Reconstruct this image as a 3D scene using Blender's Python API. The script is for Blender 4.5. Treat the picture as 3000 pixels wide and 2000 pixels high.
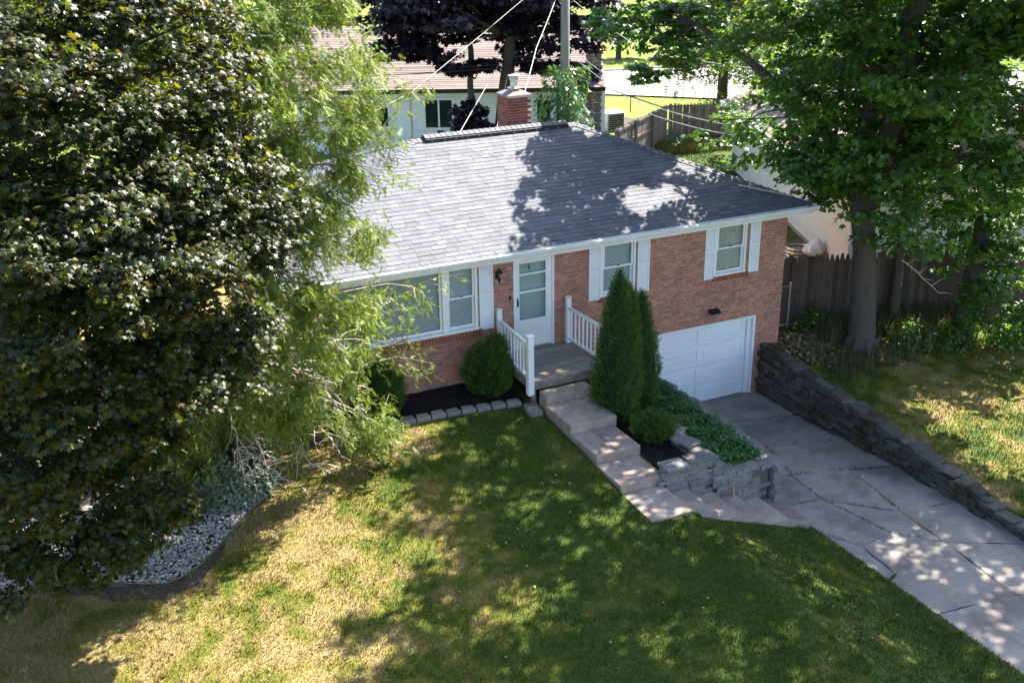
import bpy, bmesh, math, random
import numpy as np
from mathutils import Vector, Matrix

S = bpy.context.scene
C = S.collection
for o in list(bpy.data.objects):
    bpy.data.objects.remove(o)
rad = math.radians
rng = np.random.default_rng(11)
rnd = random.Random(5)

# ------------------------------------------------------------------ camera, sky, sun, exposure
CAM = Vector((-9.57, -19.885, 9.034))
cd = bpy.data.cameras.new('camera'); cam = bpy.data.objects.new('camera', cd); C.objects.link(cam)
yaw, pitch, roll = 0.44708, 0.38149, -0.01421
fwd = Vector((math.sin(yaw)*math.cos(pitch), math.cos(yaw)*math.cos(pitch), -math.sin(pitch)))
rgt = Vector((math.cos(yaw), -math.sin(yaw), 0)); upv = rgt.cross(fwd)
r2 = rgt*math.cos(roll)+upv*math.sin(roll); u2 = upv*math.cos(roll)-rgt*math.sin(roll)
m = Matrix((r2, u2, -fwd)).transposed().to_4x4(); m.translation = CAM
cam.matrix_world = m
cd.sensor_width = 36; cd.lens = 3200.5/3000*36; cd.clip_end = 600; cd.clip_start = .1
S.camera = cam
SUN = Vector((.75, .33, 1)).normalized()          # direction towards the sun
W = bpy.data.worlds.new('World'); S.world = W; W.use_nodes = True
wn = W.node_tree.nodes; bg = wn['Background']
sky = wn.new('ShaderNodeTexSky'); sky.sky_type = 'NISHITA'; sky.sun_disc = False
sky.sun_elevation = math.asin(SUN.z); sky.sun_rotation = math.atan2(SUN.x, SUN.y)
sky.air_density = .9; sky.dust_density = 1.3
W.node_tree.links.new(sky.outputs[0], bg.inputs[0]); bg.inputs[1].default_value = .10
sl = bpy.data.lights.new('sun', 'SUN'); so = bpy.data.objects.new('sun', sl); C.objects.link(so)
sl.energy = 5.0; sl.angle = rad(.53); sl.color = (1, .93, .82)
so.rotation_euler = (-SUN).to_track_quat('-Z', 'Y').to_euler(); so.location = (20, 10, 30)
S.view_settings.view_transform = 'Standard'; S.view_settings.look = 'None'
S.view_settings.gamma = 1; S.view_settings.exposure = 2.3

# ------------------------------------------------------------------ materials
def mat(name, cols, scale=3, rough=.8, bump=0, bscale=60, rv=0, spec=.3, metal=0, stretch=(1,1,1),
        by='noise', transl=0, detail=5, cols2=None, scale2=.4, contrast=None, tcol=None):
    M = bpy.data.materials.new(name); M.use_nodes = True
    n = M.node_tree.nodes; L = M.node_tree.links
    p = n['Principled BSDF']; p.inputs['Roughness'].default_value = rough
    p.inputs['Specular IOR Level'].default_value = spec; p.inputs['Metallic'].default_value = metal
    geo = n.new('ShaderNodeNewGeometry'); oi = n.new('ShaderNodeObjectInfo')
    add = n.new('ShaderNodeMath'); add.operation = 'ADD'
    L.new(geo.outputs['Random Per Island'], add.inputs[0]); L.new(oi.outputs['Random'], add.inputs[1])
    fr = n.new('ShaderNodeMath'); fr.operation = 'FRACT'; L.new(add.outputs[0], fr.inputs[0])
    mp = n.new('ShaderNodeMapping'); mp.inputs['Scale'].default_value = stretch
    L.new(geo.outputs['Position'], mp.inputs['Vector'])
    nz = n.new('ShaderNodeTexNoise'); nz.inputs['Scale'].default_value = scale; nz.inputs['Detail'].default_value = detail
    nz.inputs['Roughness'].default_value = .65
    L.new(mp.outputs[0], nz.inputs['Vector'])
    def ramp(cc, lo=.3, hi=.7):
        r = n.new('ShaderNodeValToRGB'); e = r.color_ramp.elements
        while len(e) < len(cc): e.new(.5)
        for i, c in enumerate(cc):
            e[i].position = lo+(hi-lo)*i/max(1, len(cc)-1); e[i].color = (*c, 1)
        return r
    lo, hi = contrast or ((.3, .7) if by == 'noise' else (0, 1))
    r1 = ramp(cols, lo, hi)
    L.new(nz.outputs[0] if by == 'noise' else fr.outputs[0], r1.inputs[0])
    col = r1.outputs[0]
    if cols2:
        nz2 = n.new('ShaderNodeTexNoise'); nz2.inputs['Scale'].default_value = scale2; nz2.inputs['Detail'].default_value = 4
        L.new(geo.outputs['Position'], nz2.inputs['Vector'])
        r2_ = ramp(cols2, .35, .65); L.new(nz2.outputs[0], r2_.inputs[0])
        mx = n.new('ShaderNodeMix'); mx.data_type = 'RGBA'; mx.blend_type = 'MULTIPLY'; mx.inputs[0].default_value = 1
        L.new(col, mx.inputs[6]); L.new(r2_.outputs[0], mx.inputs[7]); col = mx.outputs[2]
    if rv:
        mr = n.new('ShaderNodeMapRange'); mr.inputs[3].default_value = 1-rv; mr.inputs[4].default_value = 1+rv
        L.new(fr.outputs[0], mr.inputs[0])
        hs = n.new('ShaderNodeHueSaturation'); L.new(col, hs.inputs['Color']); L.new(mr.outputs[0], hs.inputs['Value'])
        col = hs.outputs[0]
    L.new(col, p.inputs['Base Color'])
    if bump:
        nb = n.new('ShaderNodeTexNoise'); nb.inputs['Scale'].default_value = bscale; nb.inputs['Detail'].default_value = 4
        L.new(mp.outputs[0], nb.inputs['Vector'])
        bp = n.new('ShaderNodeBump'); bp.inputs['Strength'].default_value = bump; bp.inputs['Distance'].default_value = .02
        L.new(nb.outputs[0], bp.inputs['Height']); L.new(bp.outputs[0], p.inputs['Normal'])
    if transl:
        tr = n.new('ShaderNodeBsdfTranslucent'); ms = n.new('ShaderNodeMixShader'); ms.inputs[0].default_value = transl
        hs2 = n.new('ShaderNodeMix'); hs2.data_type = 'RGBA'; hs2.blend_type = 'MULTIPLY'; hs2.inputs[0].default_value = 1
        hs2.inputs[7].default_value = (*(tcol or (1.5, 1.5, .6)), 1); L.new(col, hs2.inputs[6]); L.new(hs2.outputs[2], tr.inputs[0])
        out = n['Material Output']
        L.new(p.outputs[0], ms.inputs[1]); L.new(tr.outputs[0], ms.inputs[2]); L.new(ms.outputs[0], out.inputs[0])
    return M

def glassmat(name, tint, refl=.25):
    M = bpy.data.materials.new(name); M.use_nodes = True
    n = M.node_tree.nodes; L = M.node_tree.links
    p = n['Principled BSDF']; p.inputs['Base Color'].default_value = (*tint, 1); p.inputs['Roughness'].default_value = .06
    p.inputs['Specular IOR Level'].default_value = .6
    t = n.new('ShaderNodeBsdfTransparent'); t.inputs[0].default_value = (.9, .94, .94, 1)
    ms = n.new('ShaderNodeMixShader'); ms.inputs[0].default_value = refl
    L.new(t.outputs[0], ms.inputs[1]); L.new(p.outputs[0], ms.inputs[2]); L.new(ms.outputs[0], n['Material Output'].inputs[0])
    return M

K = {}
K['brick'] = mat('brick', [(.33,.13,.088),(.43,.20,.145),(.51,.27,.205)], 9, .85, .35, 90, rv=.2, cols2=[(.86,.84,.86),(1.06,1.04,1.02)], scale2=.9)
K['brick_sill'] = mat('brick_sill', [(.24,.085,.05),(.36,.13,.075)], 9, .85, .3, 90, rv=.2)
K['mortar'] = mat('mortar', [(.52,.40,.34),(.62,.50,.43)], 20, .95, .4, 120)
K['oldbrick'] = mat('old_brick', [(.17,.055,.042),(.27,.09,.07)], 9, .9, .4, 80, rv=.3)
K['white'] = mat('white_paint', [(.74,.75,.76),(.80,.81,.82)], 4, .45, .04, 60, rv=.02)
K['whitedirty'] = mat('weathered_white_paint', [(.52,.50,.46),(.76,.76,.76),(.80,.80,.80)], 7, .55, .08, 60, contrast=(.22,.5))
K['vinyl'] = mat('white_siding', [(.72,.74,.74),(.80,.81,.81)], 2, .5, .03, 30, rv=.03)
K['tan'] = mat('cream_siding', [(.68,.63,.52),(.78,.73,.62)], 1.5, .55, .05, 30, rv=.05)
K['shingle'] = mat('grey_shingle', [(.085,.089,.108),(.125,.13,.152)], 5, .7, .4, 160, rv=.2, spec=.25)
K['shingle_b'] = mat('brown_shingle', [(.15,.112,.10),(.215,.165,.15)], 9, .8, .3, 60, rv=.25)
K['cap'] = mat('cap_shingle', [(.09,.095,.112),(.13,.135,.152)], 4, .7, .35, 220, rv=.12, spec=.25)
K['vent'] = mat('black_vent', [(.012,.012,.014),(.03,.03,.033)], 8, .6)
K['gutter'] = mat('gutter_white', [(.66,.66,.66),(.76,.76,.76)], 3, .4, .03, 40)
K['debris'] = mat('gutter_debris', [(.10,.07,.055),(.30,.20,.15),(.16,.14,.13)], 14, .95, .5, 90)
K['concrete'] = mat('step_concrete', [(.30,.235,.20),(.42,.345,.30)], 6, .92, .3, 150, rv=.1, cols2=[(.74,.71,.69),(1.06,1.05,1.03)], scale2=1.7)
K['drive'] = mat('drive_concrete', [(.235,.205,.18),(.32,.285,.255)], 4, .93, .3, 160, cols2=[(.62,.60,.60),(1.0,.99,.98),(1.1,1.09,1.06)], scale2=.9, rv=.08)
K['road'] = mat('road_concrete', [(.42,.41,.40),(.5,.49,.47)], 2, .9)
K['wood'] = mat('weathered_plank', [(.11,.092,.08),(.25,.215,.19),(.36,.32,.285)], 7, .85, .4, 40, rv=.16, stretch=(.5,5,1))
K['fence'] = mat('fence_wood', [(.05,.036,.03),(.10,.075,.06)], 6, .9, .4, 30, rv=.3, stretch=(3,3,.4))
K['fenceb'] = mat('grey_fence_wood', [(.15,.125,.115),(.24,.21,.195)], 6, .9, .4, 30, rv=.25, stretch=(3,3,.4))
K['stone'] = mat('limestone', [(.10,.095,.095),(.21,.195,.185),(.15,.14,.138)], 9, .93, 1, 30, rv=.2)
K['stone_d'] = mat('dark_fieldstone', [(.035,.031,.03),(.095,.086,.08),(.06,.05,.038)], 7, .94, 1, 30, rv=.35, cols2=[(.8,.7,.45),(1,1,1),(1,1,1)], scale2=1.1)
K['stone_core'] = mat('limestone_rubble', [(.07,.066,.066),(.14,.13,.125)], 16, .95, 1, 40)
K['core'] = mat('wall_core', [(.025,.022,.02),(.045,.04,.036)], 10, .95)
K['block'] = mat('edging_block', [(.15,.138,.13),(.22,.205,.195)], 12, .95, .5, 120, rv=.1)
K['mulch'] = mat('black_mulch', [(.006,.005,.006),(.016,.013,.014),(.03,.026,.027)], 60, .95, 1, 130)
K['soil'] = mat('soil', [(.035,.027,.021),(.085,.066,.05)], 14, .95, .6, 60)
K['metal'] = mat('galvanised', [(.45,.46,.47),(.58,.59,.6)], 6, .35, metal=.8)
K['black'] = mat('black_metal', [(.008,.008,.009),(.016,.016,.017)], 8, .4, spec=.5)
K['clay'] = mat('clay_flue', [(.42,.20,.12),(.5,.26,.17)], 8, .9)
K['bark'] = mat('bark', [(.036,.029,.024),(.085,.072,.061),(.056,.047,.04)], 5, .95, 1, 22, stretch=(2.2,2.2,.55))
K['barkd'] = mat('dark_bark', [(.05,.042,.036),(.10,.086,.075)], 5, .95, .9, 22, stretch=(2.2,2.2,.55))
K['twig'] = mat('dead_twig', [(.36,.31,.26),(.55,.49,.43)], 8, .9)
K['pole'] = mat('pole_wood', [(.15,.155,.125),(.24,.235,.195)], 6, .9, .4, 20, stretch=(4,4,.3))
K['glass'] = glassmat('window_glass', (.03,.045,.06), .08)
K['glass_dk'] = glassmat('dark_glass', (.015,.03,.035), .72)
K['blind'] = mat('blind_slat', [(.84,.88,.9),(.9,.93,.95)], 2, .5)
K['curtain'] = mat('curtain', [(.62,.57,.47),(.80,.75,.65)], 5, .9, stretch=(9,9,.3))
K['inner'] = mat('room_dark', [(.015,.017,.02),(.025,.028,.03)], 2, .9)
K['innerdoor'] = mat('inner_door', [(.50,.56,.52),(.58,.64,.59)], 2, .6)
K['cable'] = mat('black_cable', [(.015,.015,.017),(.03,.03,.03)], 3, .5)
K['cablew'] = mat('pale_cable', [(.42,.41,.40),(.55,.54,.53)], 3, .5)
K['plastic'] = mat('white_bag', [(.78,.79,.82),(.84,.85,.87)], 5, .35, .3, 14)
K['ac'] = mat('grey_cabinet', [(.16,.18,.18),(.22,.24,.24)], 4, .5)
K['pebble'] = mat('river_pebble', [(.15,.145,.145),(.29,.275,.26),(.42,.395,.37),(.26,.22,.18),(.33,.315,.30)], 4, .8, .2, 60, by='rand')
# leaves
K['lmaple'] = mat('bronze_maple_leaf', [(.007,.015,.009),(.017,.031,.009),(.043,.058,.009),(.062,.050,.012)], rough=.42, spec=.38, by='rand', transl=.46, tcol=(3.3,3.1,.38))
K['rmaple'] = mat('green_maple_leaf', [(.028,.080,.018),(.055,.13,.021),(.10,.19,.024)], rough=.42, spec=.45, by='rand', transl=.36, tcol=(2.2,2.1,.45))
K['back'] = mat('far_leaf', [(.05,.11,.02),(.10,.17,.026),(.15,.21,.03)], rough=.45, by='rand', transl=.42, tcol=(2.0,1.9,.5))
K['purple'] = mat('purple_maple_leaf', [(.008,.006,.012),(.014,.009,.018),(.026,.013,.024)], rough=.45, spec=.4, by='rand', transl=.12, tcol=(1.6,.6,.9))
K['cedar'] = mat('cedar_spray', [(.06,.125,.022),(.115,.19,.032),(.18,.245,.045),(.27,.245,.06)], rough=.55, by='rand', transl=.3, tcol=(1.5,1.5,.5))
K['arb'] = mat('arborvitae_spray', [(.016,.056,.010),(.035,.095,.013),(.065,.14,.016),(.075,.145,.018),(.13,.13,.035)], rough=.7, by='rand', transl=.2)
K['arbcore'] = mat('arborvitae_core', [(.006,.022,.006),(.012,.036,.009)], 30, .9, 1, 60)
K['juniper'] = mat('juniper_spray', [(.05,.075,.042),(.10,.135,.085),(.19,.225,.165)], rough=.5, by='rand', transl=.1)
K['cover'] = mat('groundcover_leaf', [(.03,.10,.03),(.055,.15,.045),(.09,.19,.065)], rough=.45, by='rand', transl=.2)
K['vine'] = mat('vine_leaf', [(.045,.12,.04),(.085,.18,.06),(.14,.22,.09)], rough=.4, spec=.5, by='rand', transl=.25)
K['weed'] = mat('weed', [(.03,.055,.018),(.05,.075,.022),(.10,.09,.045),(.16,.135,.08)], rough=.7, by='rand', transl=.2)
K['cedarbark'] = mat('cedar_limb', [(.16,.12,.09),(.30,.25,.20)], 6, .9)
K['strip'] = mat('edging_plastic', [(.10,.10,.10),(.18,.18,.18)], 5, .5)
K['litter'] = mat('dry_leaf', [(.13,.085,.045),(.24,.18,.11),(.33,.27,.18)], rough=.8, by='rand')

def lawnmat(name, blades):
    M = mat(name, [(.5,.5,.5),(1,1,1)], 1, .85, 0 if blades else .6, 70)
    n = M.node_tree.nodes; L = M.node_tree.links; p = n['Principled BSDF']; p.inputs['Specular IOR Level'].default_value = .15
    geo = n.new('ShaderNodeNewGeometry'); sp = n.new('ShaderNodeSeparateXYZ'); L.new(geo.outputs['Position'], sp.inputs[0])
    def noise(s, d=4):
        q = n.new('ShaderNodeTexNoise'); q.inputs['Scale'].default_value = s; q.inputs['Detail'].default_value = d
        L.new(geo.outputs['Position'], q.inputs['Vector']); return q.outputs[0]
    def math_(op, a, b):
        q = n.new('ShaderNodeMath'); q.operation = op
        for i, v in enumerate((a, b)):
            if isinstance(v, (int, float)): q.inputs[i].default_value = v
            else: L.new(v, q.inputs[i])
        return q.outputs[0]
    def mapr(v, a, b, c=0, d=1):
        q = n.new('ShaderNodeMapRange'); q.interpolation_type = 'SMOOTHSTEP'; L.new(v, q.inputs[0])
        for i, t in enumerate((a, b, c, d)): q.inputs[1+i].default_value = t
        return q.outputs[0]
    X, Y = sp.outputs[0], sp.outputs[1]
    # the open, sun-baked part of the lawn is straw coloured, the strip by the walk is watered and green
    wet = mapr(math_('ADD', X, math_('MULTIPLY', Y, -.10)), -4.8, -.8, 0, .92)
    far = mapr(Y, 8, 14)                                          # back yards are irrigated
    east = mapr(X, 6.6, 7.0, 0, .34)
    big = mapr(noise(.6), .32, .68, -.30, .46); mid = mapr(noise(2.2, 6), .3, .7, -.34, .42)
    g = math_('ADD', math_('ADD', math_('MULTIPLY', wet, mapr(X, 6.6, 7.0, 1, 0)), math_('MULTIPLY', east, mapr(Y, 6, 10, 1, 0))), math_('ADD', big, mid))
    g = math_('ADD', math_('MAXIMUM', g, math_('MULTIPLY', far, 1.15)), 0.0)
    r = n.new('ShaderNodeValToRGB'); e = r.color_ramp.elements; L.new(g, r.inputs[0])
    cs = [(0,(.245,.19,.075)),(.2,(.20,.165,.047)),(.42,(.135,.135,.023)),(.68,(.084,.107,.014)),(1,(.052,.084,.011))]
    while len(e) < len(cs): e.new(.5)
    for i, (ps, cc) in enumerate(cs): e[i].position = ps; e[i].color = (*cc, 1)
    fm = n.new('ShaderNodeMix'); fm.data_type = 'RGBA'; L.new(mapr(math_('ADD', Y, mapr(noise(.2), .3, .7, -2, 2)), 19, 25), fm.inputs[0])
    L.new(r.outputs[0], fm.inputs[6]); fm.inputs[7].default_value = (.15, .20, .028, 1)
    hs = n.new('ShaderNodeHueSaturation'); L.new(fm.outputs[2], hs.inputs['Color'])
    if blades:
        L.new(mapr(geo.outputs['Random Per Island'], 0, 1, .76, 1.24), hs.inputs['Value'])
    else:
        L.new(mapr(noise(38, 6), .3, .7, .55, 1.1), hs.inputs['Value'])
    L.new(hs.outputs[0], p.inputs['Base Color'])
    return M
K['lawn'] = lawnmat('lawn_ground', False); K['grass'] = lawnmat('grass_blade', True)

# ------------------------------------------------------------------ helpers
def tag(o, label=None, cat=None, group=None, kind=None):
    for k, v in (('label', label), ('category', cat), ('group', group), ('kind', kind)):
        if v: o[k] = v
    return o
def empty(name, loc, label, cat, group=None):
    o = bpy.data.objects.new(name, None); C.objects.link(o); o.location = loc; o.empty_display_size = .2
    return tag(o, label, cat, group)
def setpar(o, parent):
    if parent is not None:
        o.parent = parent; o.matrix_parent_inverse = Matrix.Translation(-parent.location) if parent.type == 'EMPTY' else Matrix.Identity(4)
    return o
def npmesh(name, V, F, material, parent=None, smooth=False):
    V = np.asarray(V, dtype=np.float32); F = np.asarray(F, dtype=np.int32)
    me = bpy.data.meshes.new(name); k = F.shape[1]
    me.vertices.add(len(V)); me.vertices.foreach_set('co', V.ravel())
    me.loops.add(F.size); me.loops.foreach_set('vertex_index', F.ravel())
    me.polygons.add(len(F)); me.polygons.foreach_set('loop_start', np.arange(0, F.size, k, dtype=np.int32))
    me.polygons.foreach_set('loop_total', np.full(len(F), k, dtype=np.int32))
    me.polygons.foreach_set('use_smooth', np.full(len(F), bool(smooth)))
    me.update(calc_edges=True); me.materials.append(material)
    o = bpy.data.objects.new(name, me); C.objects.link(o)
    return setpar(o, parent)
def rebase(o):
    "put a one-mesh thing's origin at the middle of its base"
    co = np.empty(len(o.data.vertices)*3, dtype=np.float32); o.data.vertices.foreach_get('co', co); co = co.reshape(-1, 3)
    b = (co.min(0)+co.max(0))/2; b[2] = co[:, 2].min()
    o.data.vertices.foreach_set('co', (co-b).ravel()); o.data.update(); o.location = b.tolist()
    return o
class MB:
    def __init__(s): s.v = []; s.f = []
    def add(s, vs, fs):
        b = len(s.v); s.v += [tuple(p) for p in vs]; s.f += [tuple(i+b for i in q) for q in fs]; return s
    def box(s, x0, x1, y0, y1, z0, z1):
        return s.add([(x0,y0,z0),(x1,y0,z0),(x1,y1,z0),(x0,y1,z0),(x0,y0,z1),(x1,y0,z1),(x1,y1,z1),(x0,y1,z1)],
                     [(0,3,2,1),(4,5,6,7),(0,1,5,4),(1,2,6,5),(2,3,7,6),(3,0,4,7)])
    def obox(s, o, ex, ey, ez):
        "box from corner o along three edge vectors"
        o, ex, ey, ez = map(Vector, (o, ex, ey, ez))
        return s.add([o,o+ex,o+ex+ey,o+ey,o+ez,o+ex+ez,o+ex+ey+ez,o+ey+ez],
                     [(0,3,2,1),(4,5,6,7),(0,1,5,4),(1,2,6,5),(2,3,7,6),(3,0,4,7)])
    def prism(s, poly, z0, z1):
        n = len(poly)
        zz0 = z0 if callable(z0) else (lambda x, y: z0); zz1 = z1 if callable(z1) else (lambda x, y: z1)
        return s.add([(x,y,zz0(x,y)) for x,y in poly]+[(x,y,zz1(x,y)) for x,y in poly],
                     [tuple(range(n-1,-1,-1)), tuple(range(n,2*n))]+[(i,(i+1)%n,n+(i+1)%n,n+i) for i in range(n)])
    def tube(s, pts, rs, n=6, cap=True):
        pts = [Vector(p) for p in pts]; b = len(s.v)
        if not hasattr(rs, '__len__'): rs = [rs]*len(pts)
        up = Vector((.13,.31,.94))
        for i, p in enumerate(pts):
            d = (pts[min(i+1,len(pts)-1)]-pts[max(i-1,0)])
            if d.length < 1e-6: d = Vector((0,0,1))
            d.normalize(); a = d.cross(up)
            if a.length < .05: a = d.cross(Vector((1,0,0)))
            a.normalize(); c = d.cross(a)
            for k in range(n):
                t = 2*math.pi*k/n; s.v.append(tuple(p+(a*math.cos(t)+c*math.sin(t))*rs[i]))
        for i in range(len(pts)-1):
            for k in range(n): s.f.append((b+i*n+k, b+i*n+(k+1)%n, b+(i+1)*n+(k+1)%n, b+(i+1)*n+k))
        if cap:
            s.f.append(tuple(b+k for k in range(n-1,-1,-1))); e = b+(len(pts)-1)*n; s.f.append(tuple(e+k for k in range(n)))
        return s
    def lathe(s, cx, cy, prof, n=16):
        b = len(s.v)
        for r, z in prof:
            for k in range(n): t = 2*math.pi*k/n; s.v.append((cx+r*math.cos(t), cy+r*math.sin(t), z))
        for i in range(len(prof)-1):
            for k in range(n): s.f.append((b+i*n+k, b+i*n+(k+1)%n, b+(i+1)*n+(k+1)%n, b+(i+1)*n+k))
        s.f.append(tuple(b+k for k in range(n-1,-1,-1))); e = b+(len(prof)-1)*n; s.f.append(tuple(e+k for k in range(n)))
        return s
    def build(s, name, material, parent=None, bevel=0, smooth=False):
        me = bpy.data.meshes.new(name); me.from_pydata(s.v, [], s.f); me.materials.append(material)
        if smooth:
            for p in me.polygons: p.use_smooth = True
        if bevel:
            bm = bmesh.new(); bm.from_mesh(me); bmesh.ops.bevel(bm, geom=list(bm.edges), offset=bevel, segments=1, affect='EDGES', clamp_overlap=True)
            bm.to_mesh(me); bm.free()
        me.update()
        o = bpy.data.objects.new(name, me); C.objects.link(o)
        return setpar(o, parent)

BOXV = np.array([(-.5,-.5,-.5),(.5,-.5,-.5),(.5,.5,-.5),(-.5,.5,-.5),(-.5,-.5,.5),(.5,-.5,.5),(.5,.5,.5),(-.5,.5,.5)])
BOXF = np.array([(0,3,2,1),(4,5,6,7),(0,1,5,4),(1,2,6,5),(2,3,7,6),(3,0,4,7)])
WEDV = BOXV.copy(); WEDV[:,1] += .5; WEDV[:,2] += .5; WEDV[6,2] = WEDV[7,2] = .12; 
def stone_shape(seed, corner=.93, jt=.055):
    r = np.random.default_rng(seed); bm = bmesh.new(); bmesh.ops.create_cube(bm, size=1)
    bmesh.ops.subdivide_edges(bm, edges=list(bm.edges), cuts=1, use_grid_fill=True)
    for v in bm.verts:
        a = np.array(v.co); k = np.sum(np.abs(a) > .4)
        a *= (1, 1, (1+corner)/2, corner)[min(k, 3)]
        v.co = a+r.uniform(-jt, jt, 3)
    bmesh.ops.triangulate(bm, faces=list(bm.faces))
    V = np.array([v.co[:] for v in bm.verts]); F = np.array([[v.index for v in f.verts] for f in bm.faces]); bm.free(); return V, F
STONES = [stone_shape(i) for i in range(6)]
SLABS = [stone_shape(20+i, .975, .035) for i in range(6)]
def pieces(parent, name, mats, shapes, material, cap=300, stuffname=None):
    "each 4x4 matrix is one piece; the `cap` nearest are objects of their own, the rest one joined part"
    if not isinstance(shapes, list): shapes = [shapes]
    mats = [np.asarray(m_, dtype=float) for m_ in mats]
    order = sorted(range(len(mats)), key=lambda i: (Vector(mats[i][:3,3])-CAM).length)
    mesh = {}
    for j, (V, F) in enumerate(shapes):
        me = bpy.data.meshes.new(name); me.from_pydata([tuple(v) for v in V], [], [tuple(int(i) for i in f) for f in F]); me.materials.append(material); mesh[j] = me
    for i in order[:cap]:
        o = bpy.data.objects.new(name, mesh[i % len(shapes)]); C.objects.link(o); setpar(o, parent)
        o.matrix_basis = Matrix(mats[i].tolist())
    rest = order[cap:]
    if rest:
        Vs, Fs, b = [], [], 0
        for i in rest:
            V, F = shapes[i % len(shapes)]; m_ = mats[i]
            Vs.append(V@m_[:3,:3].T+m_[:3,3]); Fs.append(np.asarray(F)+b); b += len(V)
        o = npmesh(stuffname or name, np.concatenate(Vs), np.concatenate(Fs), material, parent); o['kind'] = 'stuff'
def TM(loc, ax=(1,0,0), ay=(0,1,0), az=(0,0,1)):
    M_ = np.eye(4); M_[:3,0] = ax; M_[:3,1] = ay; M_[:3,2] = az; M_[:3,3] = loc; return M_
def boxM(x0, x1, y0, y1, z0, z1):
    return TM(((x0+x1)/2,(y0+y1)/2,(z0+z1)/2), (x1-x0,0,0), (0,y1-y0,0), (0,0,z1-z0))
# ------------------------------------------------------------------ terrain
def sm(t): t = np.clip(t, 0, 1); return t*t*(3-2*t)
def dz(y): return -2.42+.30*sm((-y)/7.0)+.03*np.clip((-y-7)/6, 0, 1)      # driveway surface
def H(x, y):
    x = np.asarray(x, float); y = np.asarray(y, float)
    left = -.57-.088*np.clip(-1.4-y, 0, 14)
    und = .03*np.sin(x*1.3+.5*y)*np.cos(y*1.1)*np.clip((-y-2)/2, 0, 1)
    z = left+und
    # falls away towards the driveway beyond the lower steps
    fall = left-.13*np.clip((x-.4)/.4, 0, 1)*(1-sm((-y-6.3)/2.0))-.37*np.clip(x-.62, 0, 5)
    zz = np.maximum(fall, dz(y)+.03)
    z = np.where(y < -4.9, np.where(x > .62, zz-.3*(y > -5.6), z), z)
    stepz = (y > -6.12) & (y < -5.1) & (x > -.3) & (x < 3.36)
    z = np.where(stepz, np.minimum(z, left-.37*np.clip(x-.2, 0, 5)-.28), z)
    z = np.where((x > -.3) & (x < .7) & (y > -6.1) & (y < -1.6), np.minimum(z, -.62-.09*(-1.6-y)-.15), z)
    bank = -.74-.03*np.clip(-y, 0, 5)-.2*np.clip((x-1.5)/1.3, 0, 1)
    z = np.where((y > -4.92) & (x > .72), bank, z)
    cut = ((x > 2.88) & (y > -5.15) | (x > 3.38)) & (x < 6.86) & (y < .4)
    z = np.where(cut, dz(y)-.15, z)
    east = -1.2-.085*np.clip(-y, 0, 9)+.02*np.sin(x*1.7+y)
    z = np.where((x >= 6.86) & (y < .5), east, z)
    t = sm((x-2)/6.0)
    back = -.6-.5*t; back = back+(-.75-back)*sm((y-8)/8.0)
    z = np.where(y >= .4, np.where(x < 6.9, np.minimum(back, -.6), back-.1*(1-sm((y-.5)/4))), z)
    return z
def axis(lo, hi, f0, f1, step, extra):
    a = list(np.arange(f0, f1+.001, step))
    g = step; p = f0
    while p > lo: g *= 1.35; p -= g; a.append(p)
    g = step; p = f1
    while p < hi: g *= 1.35; p += g; a.append(p)
    return np.unique(np.round(np.array(a+extra), 3))
gx = axis(-160, 170, -12, 14, .2, [2.86,2.9,3.36,3.4,6.84,6.88,.7,.74,-.32,-.28,.6,.64])
gy = axis(-120, 200, -13, 2, .2, [-4.94,-4.90,-5.17,-5.13,-6.13,-6.09,.38,.42,.48,.52,-1.62,-1.58])
GX, GY = np.meshgrid(gx, gy); GZ = H(GX, GY)
nx, ny = len(gx), len(gy)
ii = np.arange(nx*ny).reshape(ny, nx)
Fq = np.stack([ii[:-1,:-1], ii[:-1,1:], ii[1:,1:], ii[1:,:-1]], -1).reshape(-1, 4)
cxq, cyq = (gx[:-1]+gx[1:])/2, (gy[:-1]+gy[1:])/2
CX, CY = np.meshgrid(cxq, cyq)
keep = ~((CX > -4.2) & (CX < 7.0) & (CY > .6) & (CY < 7.2)).ravel()
g = npmesh('ground', np.stack([GX, GY, GZ], -1).reshape(-1, 3), Fq[keep], K['lawn'], None, True)
tag(g, 'sloping lawn ground, straw coloured where dry and green by the walk', 'ground', kind='structure')

# ------------------------------------------------------------------ driveway
drv = empty('driveway', (5, -5, -2.3), 'cracked grey concrete driveway sunk between two stone walls', 'driveway'); drv['kind'] = 'structure'
def slab(poly, dzz=0):
    cx = sum(p[0] for p in poly)/len(poly); cy = sum(p[1] for p in poly)/len(poly)
    q = []
    for i, p in enumerate(poly):              # shrink a little for the open joint, wander along each edge
        nxt = poly[(i+1) % len(poly)]
        for t in (0, .33, .66):
            x = p[0]+(nxt[0]-p[0])*t; y = p[1]+(nxt[1]-p[1])*t
            if t: x += rnd.uniform(-.04, .04); y += rnd.uniform(-.04, .04)
            d = math.hypot(cx-x, cy-y); k = .007/max(d, .1)
            q.append((x+(cx-x)*k, y+(cy-y)*k))
    tilt = (rnd.uniform(-.006,.006), rnd.uniform(-.006,.006))
    MB().prism(q, lambda x, y: float(dz(y))-.13, lambda x, y: float(dz(y))+dzz+tilt[0]*(x-cx)+tilt[1]*(y-cy)).build('slab', K['drive'], drv)
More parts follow.
